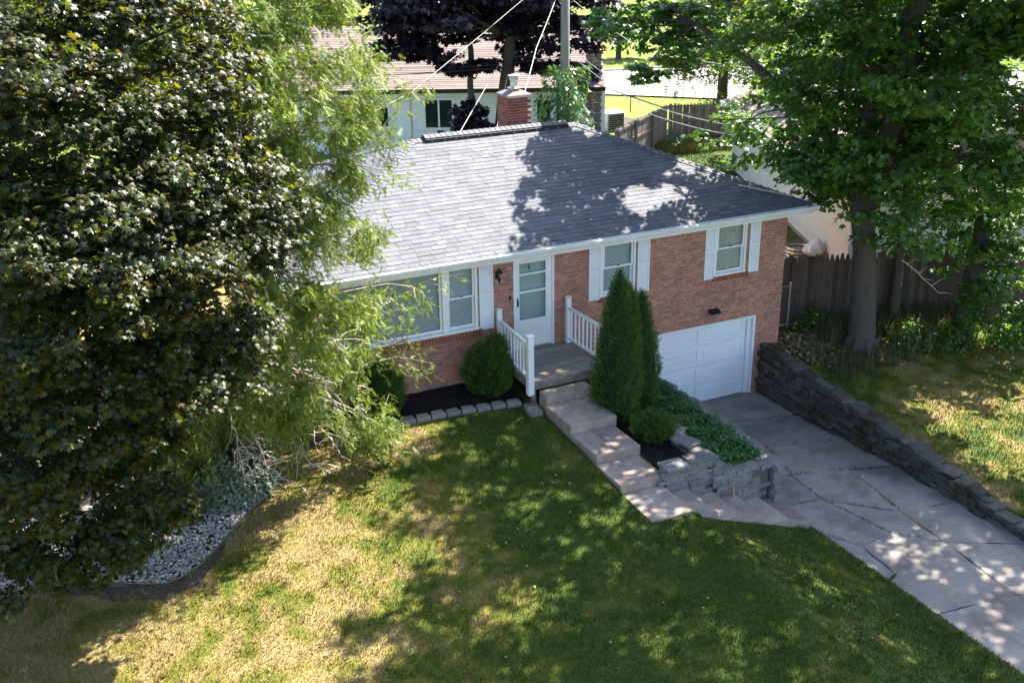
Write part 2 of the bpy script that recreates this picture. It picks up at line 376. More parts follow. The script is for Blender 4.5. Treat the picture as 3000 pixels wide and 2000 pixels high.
slabs = [[(3.05,.14),(4.7,.14),(4.75,-1.1),(3.05,-1.0)], [(4.7,.14),(6.75,.14),(6.75,-1.5),(4.75,-1.1)],
 [(3.05,-1.0),(4.75,-1.1),(4.95,-2.7),(3.05,-2.4)], [(4.75,-1.1),(6.75,-1.5),(6.7,-3.3),(4.95,-2.7)],
 [(3.05,-2.4),(4.95,-2.7),(4.5,-4.1),(3.05,-3.7)], [(4.95,-2.7),(6.7,-3.3),(6.65,-4.9),(5.7,-4.5),(4.5,-4.1)],
 [(3.05,-3.7),(4.5,-4.1),(4.3,-5.3),(3.4,-5.1),(3.05,-5.1)], [(4.5,-4.1),(5.7,-4.5),(5.3,-6.4),(4.3,-5.3)],
 [(5.7,-4.5),(6.65,-4.9),(6.6,-6.6),(5.3,-6.4)], [(3.36,-5.1),(4.3,-5.3),(4.55,-6.9),(3.75,-7.0),(3.36,-6.3)],
 [(4.3,-5.3),(5.3,-6.4),(5.2,-7.6),(4.55,-6.9)], [(5.3,-6.4),(6.6,-6.6),(6.55,-8.4),(5.2,-7.6)],
 [(3.36,-6.3),(3.75,-7.0),(3.6,-8.0),(3.36,-8.1)], [(3.75,-7.0),(4.55,-6.9),(5.2,-7.6),(5.0,-9.4),(3.36,-9.2),(3.36,-8.1),(3.6,-8.0)],
 [(5.2,-7.6),(6.55,-8.4),(6.5,-10.0),(5.0,-9.4)], [(3.32,-9.2),(5.0,-9.4),(4.9,-11.6),(3.2,-11.3)], [(5.0,-9.4),(6.5,-10.0),(6.45,-11.9),(4.9,-11.6)],
 [(3.2,-11.3),(4.9,-11.6),(6.45,-11.9),(6.6,-15.5),(2.9,-15.5)]]
for i, p in enumerate(slabs): slab(p, rnd.uniform(-.008, .008))
# weeds in the driveway joints
def grass_tufts(name, pts, h, n, material, parent=None, spread=.05, lean=.5):
    P = np.repeat(np.asarray(pts, float), n, 0); N_ = len(P)
    P[:, :2] += rng.normal(0, spread, (N_, 2))
    a = rng.uniform(0, 2*np.pi, N_); D = np.stack([np.cos(a)*lean*rng.random(N_), np.sin(a)*lean*rng.random(N_), np.ones(N_)], 1)
    L_ = h*rng.uniform(.5, 1.2, N_); side = np.stack([-np.sin(a), np.cos(a), np.zeros(N_)], 1)*(.006+.05*h*.25)[None] if False else np.stack([-np.sin(a), np.cos(a), np.zeros(N_)], 1)*(.005+.012*h)
    V = np.stack([P-side, P+side, P+D*L_[:,None]], 1).reshape(-1, 3)
    return npmesh(name, V, np.arange(N_*3).reshape(-1, 3), material, parent)

# ------------------------------------------------------------------ the brick house
HX0, HX1, HY0, HY1 = -4.51, 7.292, 0.0, 7.5
house = empty('brick_house', (1.4, 3.75, -.6), 'red brick ranch house with grey hip roof, white shutters and basement garage', 'house')
def cells(x0, x1, z0, z1, ops):
    xs = sorted({x0, x1, *[v for o_ in ops for v in o_[:2] if x0 < v < x1]}); zs = sorted({z0, z1, *[v for o_ in ops for v in o_[2:] if z0 < v < z1]})
    for a, b in zip(xs, xs[1:]):
        for c, d in zip(zs, zs[1:]):
            mx, mz = (a+b)/2, (c+d)/2
            if not any(o_[0] < mx < o_[1] and o_[2] < mz < o_[3] for o_ in ops): yield a, b, c, d
WT = 2.17
PW = (-3.95, -.83, .64, 2.12); DR = (0.0, .99, -.04, 2.10); MW = (2.17, 3.06, .84, 2.12); RW = (5.23, 6.12, .84, 2.12); GD = (3.66, 6.55, -2.44, -.35)
OPS = [PW, DR, MW, RW, GD]
wall = MB()
for a, b, c, d in cells(HX0, HX1, -2.5, WT, OPS+[(HX0-1, 2.9, -3, -.95)]): wall.box(a, b, 0, .22, c, d)
wall.box(HX0, HX0+.22, .22, HY1, -.95, WT); wall.box(HX1-.22, HX1, .22, HY1, -2.5, WT); wall.box(HX0+.22, HX1-.22, HY1-.22, HY1, -1.5, WT)
wallo = wall.build('wall', K['mortar'], house)
BL, BH, JO = .203, .0575, .0105
def lay(u0, u1, z0, z1, ops, place):
    out = []; k = 0; z = z0
    while z+BH <= z1+.01:
        u = u0-(BL+JO)/2*(k % 2)-(.03*(k % 3))
        while u < u1:
            spans = [(max(u, u0), min(u+BL, u1))]
            for o_ in ops:
                if z+BH > o_[2]+.012 and z < o_[3]-.012:
                    ns = []
                    for a, b in spans:
                        if b <= o_[0] or a >= o_[1]: ns.append((a, b))
                        else:
                            if a < o_[0]: ns.append((a, o_[0]))
                            if b > o_[1]: ns.append((o_[1], b))
                    spans = ns
            for a, b in spans:
                if b-a > .03: out.append(place(a, b, z, min(z+BH, z1)))
            u += BL+JO
        z += BH+JO; k += 1
    return out
jit = lambda: rnd.uniform(-.0025, .0025)
front = lay(HX0, HX1, -2.44, WT, OPS+[(HX0-1, 2.95, -3, -.66), (PW[0]-.02, PW[1]+.03, .47, .66), (MW[0]-.02, MW[1]+.03, .72, .86), (RW[0]-.02, RW[1]+.03, .72, .86), (DR[0]-.02, DR[1], -.3, 0)],
            lambda a, b, c, d: boxM(a, b, -.012+jit(), .03, c, d))
side = lay(HY0+.02, HY1, -.62, WT, [], lambda a, b, c, d: boxM(HX0-.012+jit(), HX0+.03, a, b, c, d))
side2 = lay(HY0+.02, HY1, -1.5, WT, [], lambda a, b, c, d: boxM(HX1-.03, HX1+.012+jit(), a, b, c, d))
pieces(wallo, 'brick', front, (BOXV, BOXF), K['brick'])
pieces(wallo, 'brick_side', side+side2, (BOXV, BOXF), K['brick'], cap=0)
sills = []
for (x0, x1, z0, z1), drop in ((PW, .16), (MW, .12), (RW, .12)):
    x = x0-.03
    while x < x1+.02:
        w_ = .066
        sills.append(boxM(x, x+w_, -.075+jit(), .05, z0-drop, z0-.004+jit())); x += w_+.011
pieces(wallo, 'sill_brick', sills, (BOXV, BOXF), K['brick_sill'])
fd = MB().box(HX0-.02, -.42, -.035, .02, -1.0, -.515); fd.build('foundation', K['concrete'], house, bevel=.006)

# roof
EX0, EX1, EY0, EY1, EZ = HX0-.383, HX1+.383, -.383, HY1+.383, 2.387
RY, RZ = 3.75, 4.006; RX0, RX1 = EX0+(RY-EY0), EX1-(RY-EY0)
T = .035
rf = MB(); A_, B_, C_, D_ = (EX0,EY0,EZ-T), (EX1,EY0,EZ-T), (EX1,EY1,EZ-T), (EX0,EY1,EZ-T); E_, F_ = (RX0,RY,RZ-T), (RX1,RY,RZ-T)
lo = [(p[0], p[1], p[2]-.10) for p in (A_, B_, C_, D_)]
rf.add([A_, B_, C_, D_, E_, F_]+lo, [(0,1,5,4), (1,2,5), (2,3,4,5), (3,0,4), (6,7,1,0), (7,8,2,1), (8,9,3,2), (9,6,0,3), (9,8,7,6)])
roof = rf.build('roof', K['shingle'], house)
def slope_tabs(o, e, up, n_, length, rise_run, cap):
    o, e, up, n_ = (np.array(v, float) for v in (o, e, up, n_)); out = []; d = 0; k = 0
    while d < rise_run['len']-.03:
        inset = d*rise_run['cos'] if rise_run['both'] else d*rise_run['cos']
        a, b = inset, length-inset
        x = a-rnd.uniform(.05, .3)
        while x < b:
            w_ = rnd.choice((.24, .3, .33, .36)); s0, s1 = max(x, a), min(x+w_-.006, b)
            if s1-s0 > .03:
                hh = min(.165, rise_run['len']-d); th = rnd.choice((.008, .009, .012))
                out.append(TM(o+e*((s0+s1)/2)+up*d-n_*.002, e*(s1-s0), up*hh, n_*th))
            x += w_
        d += .143; k += 1
    return out
sl_ = math.hypot(RY-EY0, RZ-EZ); cs = (RY-EY0)/sl_; sn = (RZ-EZ)/sl_
rr = dict(len=sl_, cos=cs, both=True)
tabs = slope_tabs((EX0, EY0-.02, EZ-T+.002), (1,0,0), (0,cs,sn), (0,-sn,cs), EX1-EX0, rr, 300)
pieces(roof, 'shingle', tabs, (WEDV, BOXF), K['shingle'])
tl = slope_tabs((EX0-.02, EY1, EZ-T+.002), (0,-1,0), (cs,0,sn), (-sn,0,cs), EY1-EY0, rr, 0)
tr_ = slope_tabs((EX1+.02, EY0, EZ-T+.002), (0,1,0), (-cs,0,sn), (sn,0,cs), EY1-EY0, rr, 0)
tb = slope_tabs((EX1, EY1+.02, EZ-T+.002), (-1,0,0), (0,-cs,sn), (0,sn,cs), EX1-EX0, rr, 0)
pieces(roof, 'shingle_field', tl+tr_+tb, (WEDV, BOXF), K['shingle'], cap=0)
def caps(p, q, w_, n1, n2, lift=.012, step=.14):
    p, q = Vector(p), Vector(q); d = (q-p); L_ = d.length; d.normalize(); t = 0
    n1, n2 = Vector(n1).normalized(), Vector(n2).normalized(); nm = (n1+n2).normalized()
    a1 = d.cross(n1).normalized(); a2 = n2.cross(d).normalized()          # away from the crest on both slopes
    if a1.dot(n2) > 0: a1 = -a1
    if a2.dot(n1) > 0: a2 = -a2
    while t < L_-.02:
        b0 = p+d*t; b1 = p+d*min(t+step*1.15, L_)
        m_ = MB(); h0, h1 = lift+.012, lift
        v = [b0+a1*w_+n1*h0, b0+nm*h0*1.25, b0+a2*w_+n2*h0, b1+a1*w_+n1*h1, b1+nm*h1*1.2, b1+a2*w_+n2*h1]
        v2 = [x-nm*.011 for x in v]
        m_.add(v+v2, [(0,1,4,3),(1,2,5,4),(7,6,9,10),(8,7,10,11),(0,6,7,1),(1,7,8,2),(3,4,10,9),(4,5,11,10),(0,3,9,6),(2,8,11,5)])
        m_.build('cap_shingle', K['cap'], roof); t += step
NF, NL, NR, NB = (0,-sn,cs), (-sn,0,cs), (sn,0,cs), (0,sn,cs)
for p, q, n1, n2 in (((EX0,EY0,EZ),(RX0,RY,RZ),NF,NL), ((EX1,EY0,EZ),(RX1,RY,RZ),NR,NF), ((EX0,EY1,EZ),(RX0,RY,RZ),NL,NB), ((EX1,EY1,EZ),(RX1,RY,RZ),NB,NR)):
    p2 = (p[0], p[1], p[2]-T+.012); q2 = (q[0], q[1], q[2]-T+.012); caps(p2, q2, .15, n1, n2)
v_ = MB()
for s_ in (-1, 1):
    y0 = RY+s_*.02; y1 = RY+s_*.17; zo = RZ-T+.02
    v_.add([(-.45,y0,zo+.02),(3.3,y0,zo+.02),(3.3,y1,zo-.055),(-.45,y1,zo-.055),(-.45,y0,zo+.065),(3.3,y0,zo+.065),(3.3,y1,zo-.005),(-.45,y1,zo-.005)],
           [(0,3,2,1),(4,5,6,7),(0,1,5,4),(1,2,6,5),(2,3,7,6),(3,0,4,7)])
vent = v_.build('ridge_vent', K['vent'], roof)
caps((RX0,RY,RZ-T+.012), (-.45,RY,RZ-T+.012), .15, NF, NB); caps((3.3,RY,RZ-T+.012), (RX1,RY,RZ-T+.012), .15, NF, NB)
caps((-.45,RY,RZ+.052), (3.3,RY,RZ+.052), .15, NF, NB)
x = -.3
while x < 3.3: MB().box(x, x+.014, RY-.184, RY-.172, RZ-.07, RZ-.043).build('vent_nail', K['metal'], roof); x += .3
# soffit, fascia, gutter
MB().box(EX0+.02, EX1-.02, EY0+.02, -.013, WT-.02, WT+.02).box(EX0+.02, HX0-.013, -.013, EY1, WT-.02, WT+.02).box(HX1+.013, EX1-.02, -.013, EY1, WT-.02, WT+.02).build('soffit', K['white'], house)
MB().box(EX0, EX1, EY0-.004, EY0+.02, WT-.03, EZ-T-.012).box(EX0-.004, EX0+.02, EY0+.02, EY1, WT-.03, EZ-T-.1).box(EX1-.02, EX1+.004, EY0+.02, EY1, WT-.03, EZ-T-.1).build('fascia', K['white'], house)
def gutter(pts_out, name):
    (x0, y0), (x1, y1), nx_, ny_ = pts_out
    prof = [(0,2.345),(.012,2.345),(.012,2.235),(.085,2.235),(.118,2.33),(.128,2.345),(.142,2.335),(.128,2.28),(.10,2.215),(0,2.215)]
    m_ = MB(); vs = [(x0+nx_*d, y0+ny_*d, z) for d, z in prof]+[(x1+nx_*d, y1+ny_*d, z) for d, z in prof]; k = len(prof)
    m_.add(vs, [(i, (i+1) % k, k+(i+1) % k, k+i) for i in range(k)]+[tuple(range(k-1,-1,-1)), tuple(range(k, 2*k))])
    return m_.build(name, K['gutter'], house)
gt = gutter(((EX0-.13, EY0-.005), (EX1+.13, EY0-.005), 0, -1), 'gutter')
gutter(((EX0-.005, EY0), (EX0-.005, EY1), -1, 0), 'gutter'); gutter(((EX1+.005, EY0), (EX1+.005, EY1), 1, 0), 'gutter')
x = EX0+.5
while x < EX1:
    MB().box(x, x+.022, EY0-.13, EY0-.006, 2.338, 2.352).build('gutter_hanger', K['gutter'], gt); x += .78
db = MB(); x = EX0+.1
while x < EX1-.1:
    l_ = rnd.uniform(.3, 1.1); hgt = rnd.uniform(2.25, 2.29) if x < 1.2 else rnd.uniform(2.24, 2.255)
    db.box(x, min(x+l_, EX1-.1), EY0-.10, EY0-.02, 2.236, hgt); x += l_+.02
db.build('gutter_debris', K['debris'], gt)

# chimney
CH = empty_ = None
ch = MB().box(1.98, 2.58, 4.22, 4.82, 3.4, 4.66).build('chimney', K['mortar'], house)
cb = []
for k in range(18):
    z = 3.42+k*.068
    for j in range(3):
        o_ = (-.1 if k % 2 else 0)+j*.21
        a, b = max(1.97, 1.97+o_), min(2.59, 1.97+o_+.2)
        if b-a > .03: cb.append(boxM(a, b, 4.205+jit()*3, 4.25, z, z+.057)); cb.append(boxM(a, b, 4.79, 4.832, z, z+.057))
        a, b = max(4.256, 4.256+o_), min(4.784, 4.256+o_+.2)
        if b-a > .03: cb.append(boxM(1.966+jit()*3, 2.01, a, b, z, z+.057)); cb.append(boxM(2.55, 2.594+jit()*3, a, b, z, z+.057))
for s_ in (boxM(2.57, 2.60, 4.3, 4.42, 4.25, 4.33), boxM(2.40, 2.52, 4.196, 4.21, 4.27, 4.33)): pass
pieces(ch, 'chimney_brick', cb, (BOXV, BOXF), K['oldbrick'], cap=150)
MB().add([(1.93,4.17,4.655),(2.63,4.17,4.655),(2.63,4.87,4.655),(1.93,4.87,4.655),(1.95,4.19,4.70),(2.61,4.19,4.70),(2.61,4.85,4.70),(1.95,4.85,4.70),(2.08,4.32,4.77),(2.48,4.32,4.77),(2.48,4.72,4.77),(2.08,4.72,4.77)],
  [(3,2,1,0),(0,1,5,4),(1,2,6,5),(2,3,7,6),(3,0,4,7),(4,5,9,8),(5,6,10,9),(6,7,11,10),(7,4,8,11),(8,9,10,11)]).build('mortar_cap', K['block'], ch)
MB().lathe(2.28, 4.52, [(.15,4.72),(.15,4.83),(.13,4.83)], 14).build('clay_flue', K['clay'], ch)
MB().lathe(2.28, 4.52, [(.17,4.832),(.17,4.845),(.09,4.87),(.085,5.0),(.105,5.02),(.11,5.10),(.10,5.11)], 14).build('flue_pipe', K['metal'], ch)
MB().lathe(2.28, 4.52, [(.05,5.11),(.15,5.125),(.145,5.14),(.03,5.17)], 14).build('flue_cap', K['metal'], ch)
MB().box(2.565, 2.606, 4.25, 4.36, 4.3, 4.4).box(2.50, 2.60, 4.192, 4.206, 4.31, 4.36).build('mortar_patch', K['white'], ch)

# windows
def ring(m_, x0, x1, z0, z1, w_, y0, y1):
    m_.box(x0, x0+w_, y0, y1, z0, z1).box(x1-w_, x1, y0, y1, z0, z1).box(x0+w_, x1-w_, y0, y1, z0, z0+w_).box(x0+w_, x1-w_, y0, y1, z1-w_, z1); return m_
def blind(x0, x1, z0, z1, y, parent, step=.028, name='blind', material=None):
    m_ = MB(); z = z0
    while z < z1: m_.add([(x0,y,z),(x1,y,z),(x1,y-.012,z+step*.86),(x0,y-.012,z+step*.86),(x0,y+.0015,z),(x1,y+.0015,z),(x1,y-.0105,z+step*.86),(x0,y-.0105,z+step*.86)], [(0,1,2,3),(7,6,5,4),(0,4,5,1),(3,2,6,7)]); z += step
    o = m_.build(name, material or K['blind'], parent); o['kind'] = 'stuff'; return o
def sash(x0, x1, z0, z1, y, parent, w_=.045, glass='glass'):
    s_ = ring(MB(), x0, x1, z0, z1, w_, y, y+.035).build('sash', K['white'], parent)
    MB().box(x0+w_-.004, x1-w_+.004, y+.014, y+.019, z0+w_-.004, z1-w_+.004).build('pane', K[glass], parent)
def dh_window(x0, x1, z0, z1, cover):
    fr_ = ring(MB(), x0+.004, x1-.004, z0+.004, z1, .05, -.018, .09); fr_.box(x0-.0, x1+.0, -.045, -.0185, z0+.0, z0+.045)
    wo = fr_.build('window', K['white'], house)
    a, b, c, d = x0+.056, x1-.056, z0+.056, z1-.056; mid = (c+d)/2+.01
    sash(a, b, mid-.02, d, .012, wo); sash(a, b, c, mid+.02, .052, wo)
    MB().box((a+b)/2-.03, (a+b)/2+.03, -.006, .03, mid+.022, mid+.034).build('latch', K['black'], wo)
    if cover == 'blind':
        blind(a, b, c, d, .10, wo, .03)
    else:
        n_ = 60; vs = []
        for i in range(n_+1):
            x = a+(b-a)*i/n_; y = .12+.018*math.sin(i*1.35)+.008*math.sin(i*.5); vs += [(x,y,c),(x,y,d)]
        MB().add(vs, [(2*i,2*i+2,2*i+3,2*i+1) for i in range(n_)]).build('curtain', K['curtain'], wo)
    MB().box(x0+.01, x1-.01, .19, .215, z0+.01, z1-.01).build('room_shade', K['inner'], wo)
    return wo
dh_window(*MW, 'blind'); dh_window(*RW, 'curtain')
pw = ring(MB(), PW[0]+.004, PW[1]-.004, PW[2]+.004, PW[3], .055, -.02, .10)
pw.box(PW[0], PW[1], -.075, -.0205, PW[2]+.0, PW[2]+.06)
pw.box(-1.63, -1.50, -.02, .10, PW[2]+.06, PW[3]-.056).box(-3.28, -3.15, -.02, .10, PW[2]+.06, PW[3]-.056)
pwo = pw.build('window', K['whitedirty'], house); pwo['label'] = 'wide picture window with white frame and closed blinds'
sash(-3.145, -1.635, PW[2]+.062, PW[3]-.06, .03, pwo, .05)
for x0, x1 in ((-1.495, PW[1]-.062), (PW[0]+.062, -3.285)):
    mid = 1.38; sash(x0, x1, mid-.02, PW[3]-.06, .012, pwo); sash(x0, x1, PW[2]+.062, mid+.02, .052, pwo)
    MB().box((x0+x1)/2-.035, (x0+x1)/2+.035, -.006, .03, mid+.022, mid+.036).build('latch', K['black'], pwo)
for x0, x1 in ((-3.14, -1.64), (-1.49, PW[1]-.065), (PW[0]+.065, -3.29)): blind(x0, x1, PW[2]+.07, PW[3]-.07, .105, pwo, .036)
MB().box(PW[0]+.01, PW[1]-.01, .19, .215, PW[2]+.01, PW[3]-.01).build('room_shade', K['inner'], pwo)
# shutters with louvres
def shutter(x0, x1, z0, z1):
    m_ = ring(MB(), x0, x1, z0, z1, .035, -.042, -.0135); mid = z0+(z1-z0)*.52
    m_.box(x0+.035, x1-.035, -.042, -.0135, mid-.03, mid+.03).box(x0+.035, x1-.035, -.018, -.0136, z0+.035, z1-.035)
    z = z0+.045
    while z < z1-.05:
        if not mid-.045 < z < mid+.03:
            m_.add([(x0+.036,-.036,z),(x1-.036,-.036,z),(x1-.036,-.0185,z+.022),(x0+.036,-.0185,z+.022),(x0+.036,-.036,z+.005),(x1-.036,-.036,z+.005),(x1-.036,-.0185,z+.027),(x0+.036,-.0185,z+.027)],
                   [(0,3,2,1),(4,5,6,7),(0,1,5,4),(2,3,7,6)])
        z += .026
    return m_.build('shutter', K['white'], house)
shutter(-.80, -.475, .60, 2.11); shutter(1.85, 2.16, .80, 2.11); shutter(3.10, 3.42, .80, 2.11); shutter(4.93, 5.215, .80, 2.11); shutter(6.20, 6.495, .80, 2.11); shutter(-4.32, -4.0, .60, 2.11)
# front door
df = MB().box(.004, .05, -.03, .1, -.04, 2.1).box(.94, .986, -.03, .1, -.04, 2.1).box(.05, .94, -.03, .1, 2.04, 2.1).build('door_frame', K['whitedirty'], house)
dm = MB(); DX0, DX1, DZ0, DZ1 = .055, .935, .0, 2.035
for a, b, c, d in cells(DX0, DX1, DZ0, DZ1, [(.15,.785,.64,1.92)]): dm.box(a, b, -.012, .022, c, d)
dm.box(.15, .785, -.02, .018, 1.655, 1.695).box(.15, .785, -.02, .018, 1.255, 1.30)
ring(dm, .135, .80, .625, 1.935, .016, -.02, -.0125)
door = dm.build('front_door', K['white'], house)
for c, d in ((.64,1.255),(1.30,1.655),(1.695,1.92)): MB().box(.15, .785, .002, .007, c, d).build('pane', K['glass'], door)
MB().box(.06, .93, .07, .09, .0, 2.03).build('inner_door', K['innerdoor'], door)
MB().tube([(.105,-.012,.98),(.105,-.05,1.0),(.105,-.055,1.1),(.105,-.012,1.13)], .009, 6).box(.09, .12, -.018, -.012, .95, 1.16).build('handle', K['black'], door)
MB().box(.375, .395, -.002, .001, 1.78, 1.90).box(.395, .425, -.002, .001, 1.78, 1.797).box(.41, .425, -.002, .001, 1.797, 1.815).build('door_mark', K['black'], door)
MB().box(.05, .94, -.03, .1, -.04, -.002).build('threshold', K['metal'], house)
# lantern, doorbell, floodlight
ln = MB().lathe(-.375, -.022, [(.055,1.70),(.055,1.71)], 10); ln = MB().box(-.415, -.335, -.03, -.0125, 1.68, 1.82)
ln.tube([(-.375,-.03,1.70),(-.375,-.09,1.66),(-.375,-.13,1.70)], .009, 6)
lan = ln.build('wall_lantern', K['black'], house)
MB().lathe(-.375, -.13, [(.035,1.71),(.06,1.84)], 6).build('lantern_glass', K['glass'], lan)
MB().lathe(-.375, -.13, [(.085,1.842),(.08,1.855),(.035,1.91),(.012,1.93),(.008,1.96)], 8).build('lantern_cap', K['black'], lan)
MB().lathe(-.375, -.13, [(.012,1.60),(.014,1.64),(.04,1.70),(.04,1.708)], 8).build('lantern_finial', K['black'], lan)
bell = MB().box(-.095, -.055, -.034, -.0125, 1.11, 1.25).build('doorbell', K['black'], house); MB().box(-.092, -.058, -.037, -.0345, 1.115, 1.175).build('button_plate', K['metal'], bell)
fl = MB().box(5.13, 5.27, -.06, -.0125, -.06, .04).add([(5.11,-.19,-.04),(5.37,-.19,-.04),(5.37,-.06,.0),(5.11,-.06,.0),(5.11,-.2,-.0),(5.37,-.2,-.0),(5.37,-.06,.05),(5.11,-.06,.05)], [(0,3,2,1),(4,5,6,7),(0,1,5,4),(1,2,6,5),(2,3,7,6),(3,0,4,7)]).build('floodlight', K['black'], house)
MB().add([(5.14,-.201,-.045),(5.34,-.201,-.045),(5.34,-.08,-.06),(5.14,-.08,-.06)], [(0,1,2,3)]).box(5.15, 5.33, -.19, -.09, -.075, -.046).build('lens', K['metal'], fl)
# garage door
gf = MB().box(GD[0], GD[0]+.045, -.02, .16, GD[2], GD[3]).box(GD[1]-.06, GD[1], -.02, .16, GD[2], GD[3]).box(GD[0]+.045, GD[1]-.06, -.02, .16, GD[3]-.05, GD[3])
gf.box(GD[1]-.17, GD[1]-.061, .06, .16, GD[2], GD[3]-.05)
gf.build('garage_frame', K['white'], house)
GX0, GX1 = GD[0]+.05, GD[1]-.175; GZ0, GZ1 = GD[2]+.005, GD[3]-.055
gdo = MB().box(GX0, GX1, .15, .17, GZ0, GZ1).build('garage_door', K['white'], house)
hrow = (GZ1-GZ0)/4
for r_ in range(4):
    z0 = GZ0+r_*hrow; z1 = z0+hrow-.006
    m_ = MB(); cols_ = [(GX0+.12, GX0+.12+1.13), (GX1-.12-1.13, GX1-.12)]
    ops = [(a, b, z0+.09, z1-.09) for a, b in cols_]
    for a, b, c, d in cells(GX0, GX1, z0, z1, ops): m_.box(a, b, .115, .149, c, d)
    for a, b, c, d in ops:
        i_ = .035
        m_.add([(a,.115,c),(b,.115,c),(b,.115,d),(a,.115,d),(a+.012,.135,c+.012),(b-.012,.135,c+.012),(b-.012,.135,d-.012),(a+.012,.135,d-.012),(a+i_,.118,c+i_),(b-i_,.118,c+i_),(b-i_,.118,d-i_),(a+i_,.118,d-i_)],
               [(0,1,5,4),(1,2,6,5),(2,3,7,6),(3,0,4,7),(4,5,9,8),(5,6,10,9),(6,7,11,10),(7,4,8,11),(8,9,10,11)])
    m_.build('panel', K['white'], gdo)
MB().box(GX0, GX1, .10, .15, GD[2]-.02, GD[2]+.004).build('door_seal', K['black'], gdo)
# ------------------------------------------------------------------ porch deck and railings
porch = empty('porch_deck', (.5, -.85, -.6), 'small weathered grey timber porch deck with white railings at the front door', 'porch')
DK0, DK1, DKY = -.42, 1.40, -1.66
n_pl = 12; pw_ = (-.03-DKY)/n_pl
for i in range(n_pl):
    y0 = DKY+i*pw_
    MB().box(DK0+rnd.uniform(-.008,.008), DK1+rnd.uniform(-.008,.008), y0+.003, y0+pw_-.004, -.085, -.05+rnd.uniform(-.003,.003)).build('plank', K['wood'], porch, bevel=.004)
MB().box(DK0, DK1, DKY+.004, DKY+.04, -.245, -.086).build('front_board', K['wood'], porch, bevel=.004)
MB().box(DK0, DK0+.035, DKY+.045, -.03, -.23, -.086).build('side_board', K['wood'], porch, bevel=.004); MB().box(DK1-.035, DK1, DKY+.045, -.03, -.23, -.086).build('side_board', K['wood'], porch, bevel=.004)
for x in (DK0+.08, DK1-.18):
    for y in (DKY+.1, -.3): MB().box(x, x+.09, y, y+.09, -.75, -.09).build('support_post', K['wood'], porch)
def post(x, y, z0, z1, w_=.125, wy=None):
    wy = wy or w_
    o = MB().box(x-w_/2, x+w_/2, y-wy/2, y+wy/2, z0, z1).build('railing_post', K['white'], porch, bevel=.005)
    MB().box(x-w_/2-.012, x+w_/2+.012, y-wy/2-.012, y+wy/2+.012, z1, z1+.018).add([(x-w_/2,y-wy/2,z1+.018),(x+w_/2,y-wy/2,z1+.018),(x+w_/2,y+wy/2,z1+.018),(x-w_/2,y+wy/2,z1+.018),(x,y,z1+.045)], [(0,1,4),(1,2,4),(2,3,4),(3,0,4)]).build('post_cap', K['white'], o)
for xs in (-.43, 1.38):
    xw = -.37 if xs < 0 else 1.31
    post(xw, -.075, -.05, 1.0, .11, .1); post(xs-.03, DKY-.05, -.30, .98, .13)
    y0, y1 = DKY+.015, -.125; xa, xb = xs-.03, xw
    def rail(z0, z1, w_, name):
        return MB().add([(xa-w_,y0,z0),(xa+w_,y0,z0),(xb+w_,y1,z0),(xb-w_,y1,z0),(xa-w_,y0,z1),(xa+w_,y0,z1),(xb+w_,y1,z1),(xb-w_,y1,z1)], [(0,3,2,1),(4,5,6,7),(0,1,5,4),(1,2,6,5),(2,3,7,6),(3,0,4,7)]).build(name, K['white'], porch)
    top = rail(.74, .80, .032, 'top_rail'); rail(.04, .09, .025, 'bottom_rail')
    for k in range(9):
        t = (k+.6)/9.2; x = xa+(xb-xa)*t; y = y0+(y1-y0)*t
        MB().box(x-.018, x+.018, y-.018, y+.018, .088, .742).build('baluster', K['white'], porch)

# ------------------------------------------------------------------ concrete steps
st1 = empty('front_steps', (.2, -3.8, -1.1), 'flight of deep pinkish concrete steps leading down from the porch', 'steps')
fs = [(-.25,.82,-2.06,-1.70,-.25), (-.30,.75,-3.13,-2.06,-.43), (-.29,.68,-4.13,-3.13,-.61), (-.31,.62,-5.05,-4.13,-.79), (-.31,.57,-6.10,-5.05,-.97)]
for i, (x0, x1, y0, y1, z) in enumerate(fs):
    MB().box(x0, x1, y0, y1-.004 if i else y1, z-.42, z).build('step' if i < 4 else 'landing', K['concrete'], st1, bevel=.012)
MB().box(.17, .178, -4.10, -3.16, -.612, -.6085).build('score_line', K['soil'], st1)
st2 = empty('side_steps', (2, -5.6, -1.7), 'short flight of worn concrete steps from the landing down to the driveway', 'steps')
sx = [.575, 1.10, 1.65, 2.20, 2.75, 3.32]; szz = [-1.15, -1.35, -1.555, -1.74, -1.95]
for i in range(5):
    MB().box(sx[i], sx[i+1]-.004, -6.12+.01*i, -5.12, szz[i]-.40, szz[i]).build('step', K['concrete'], st2, bevel=.012)

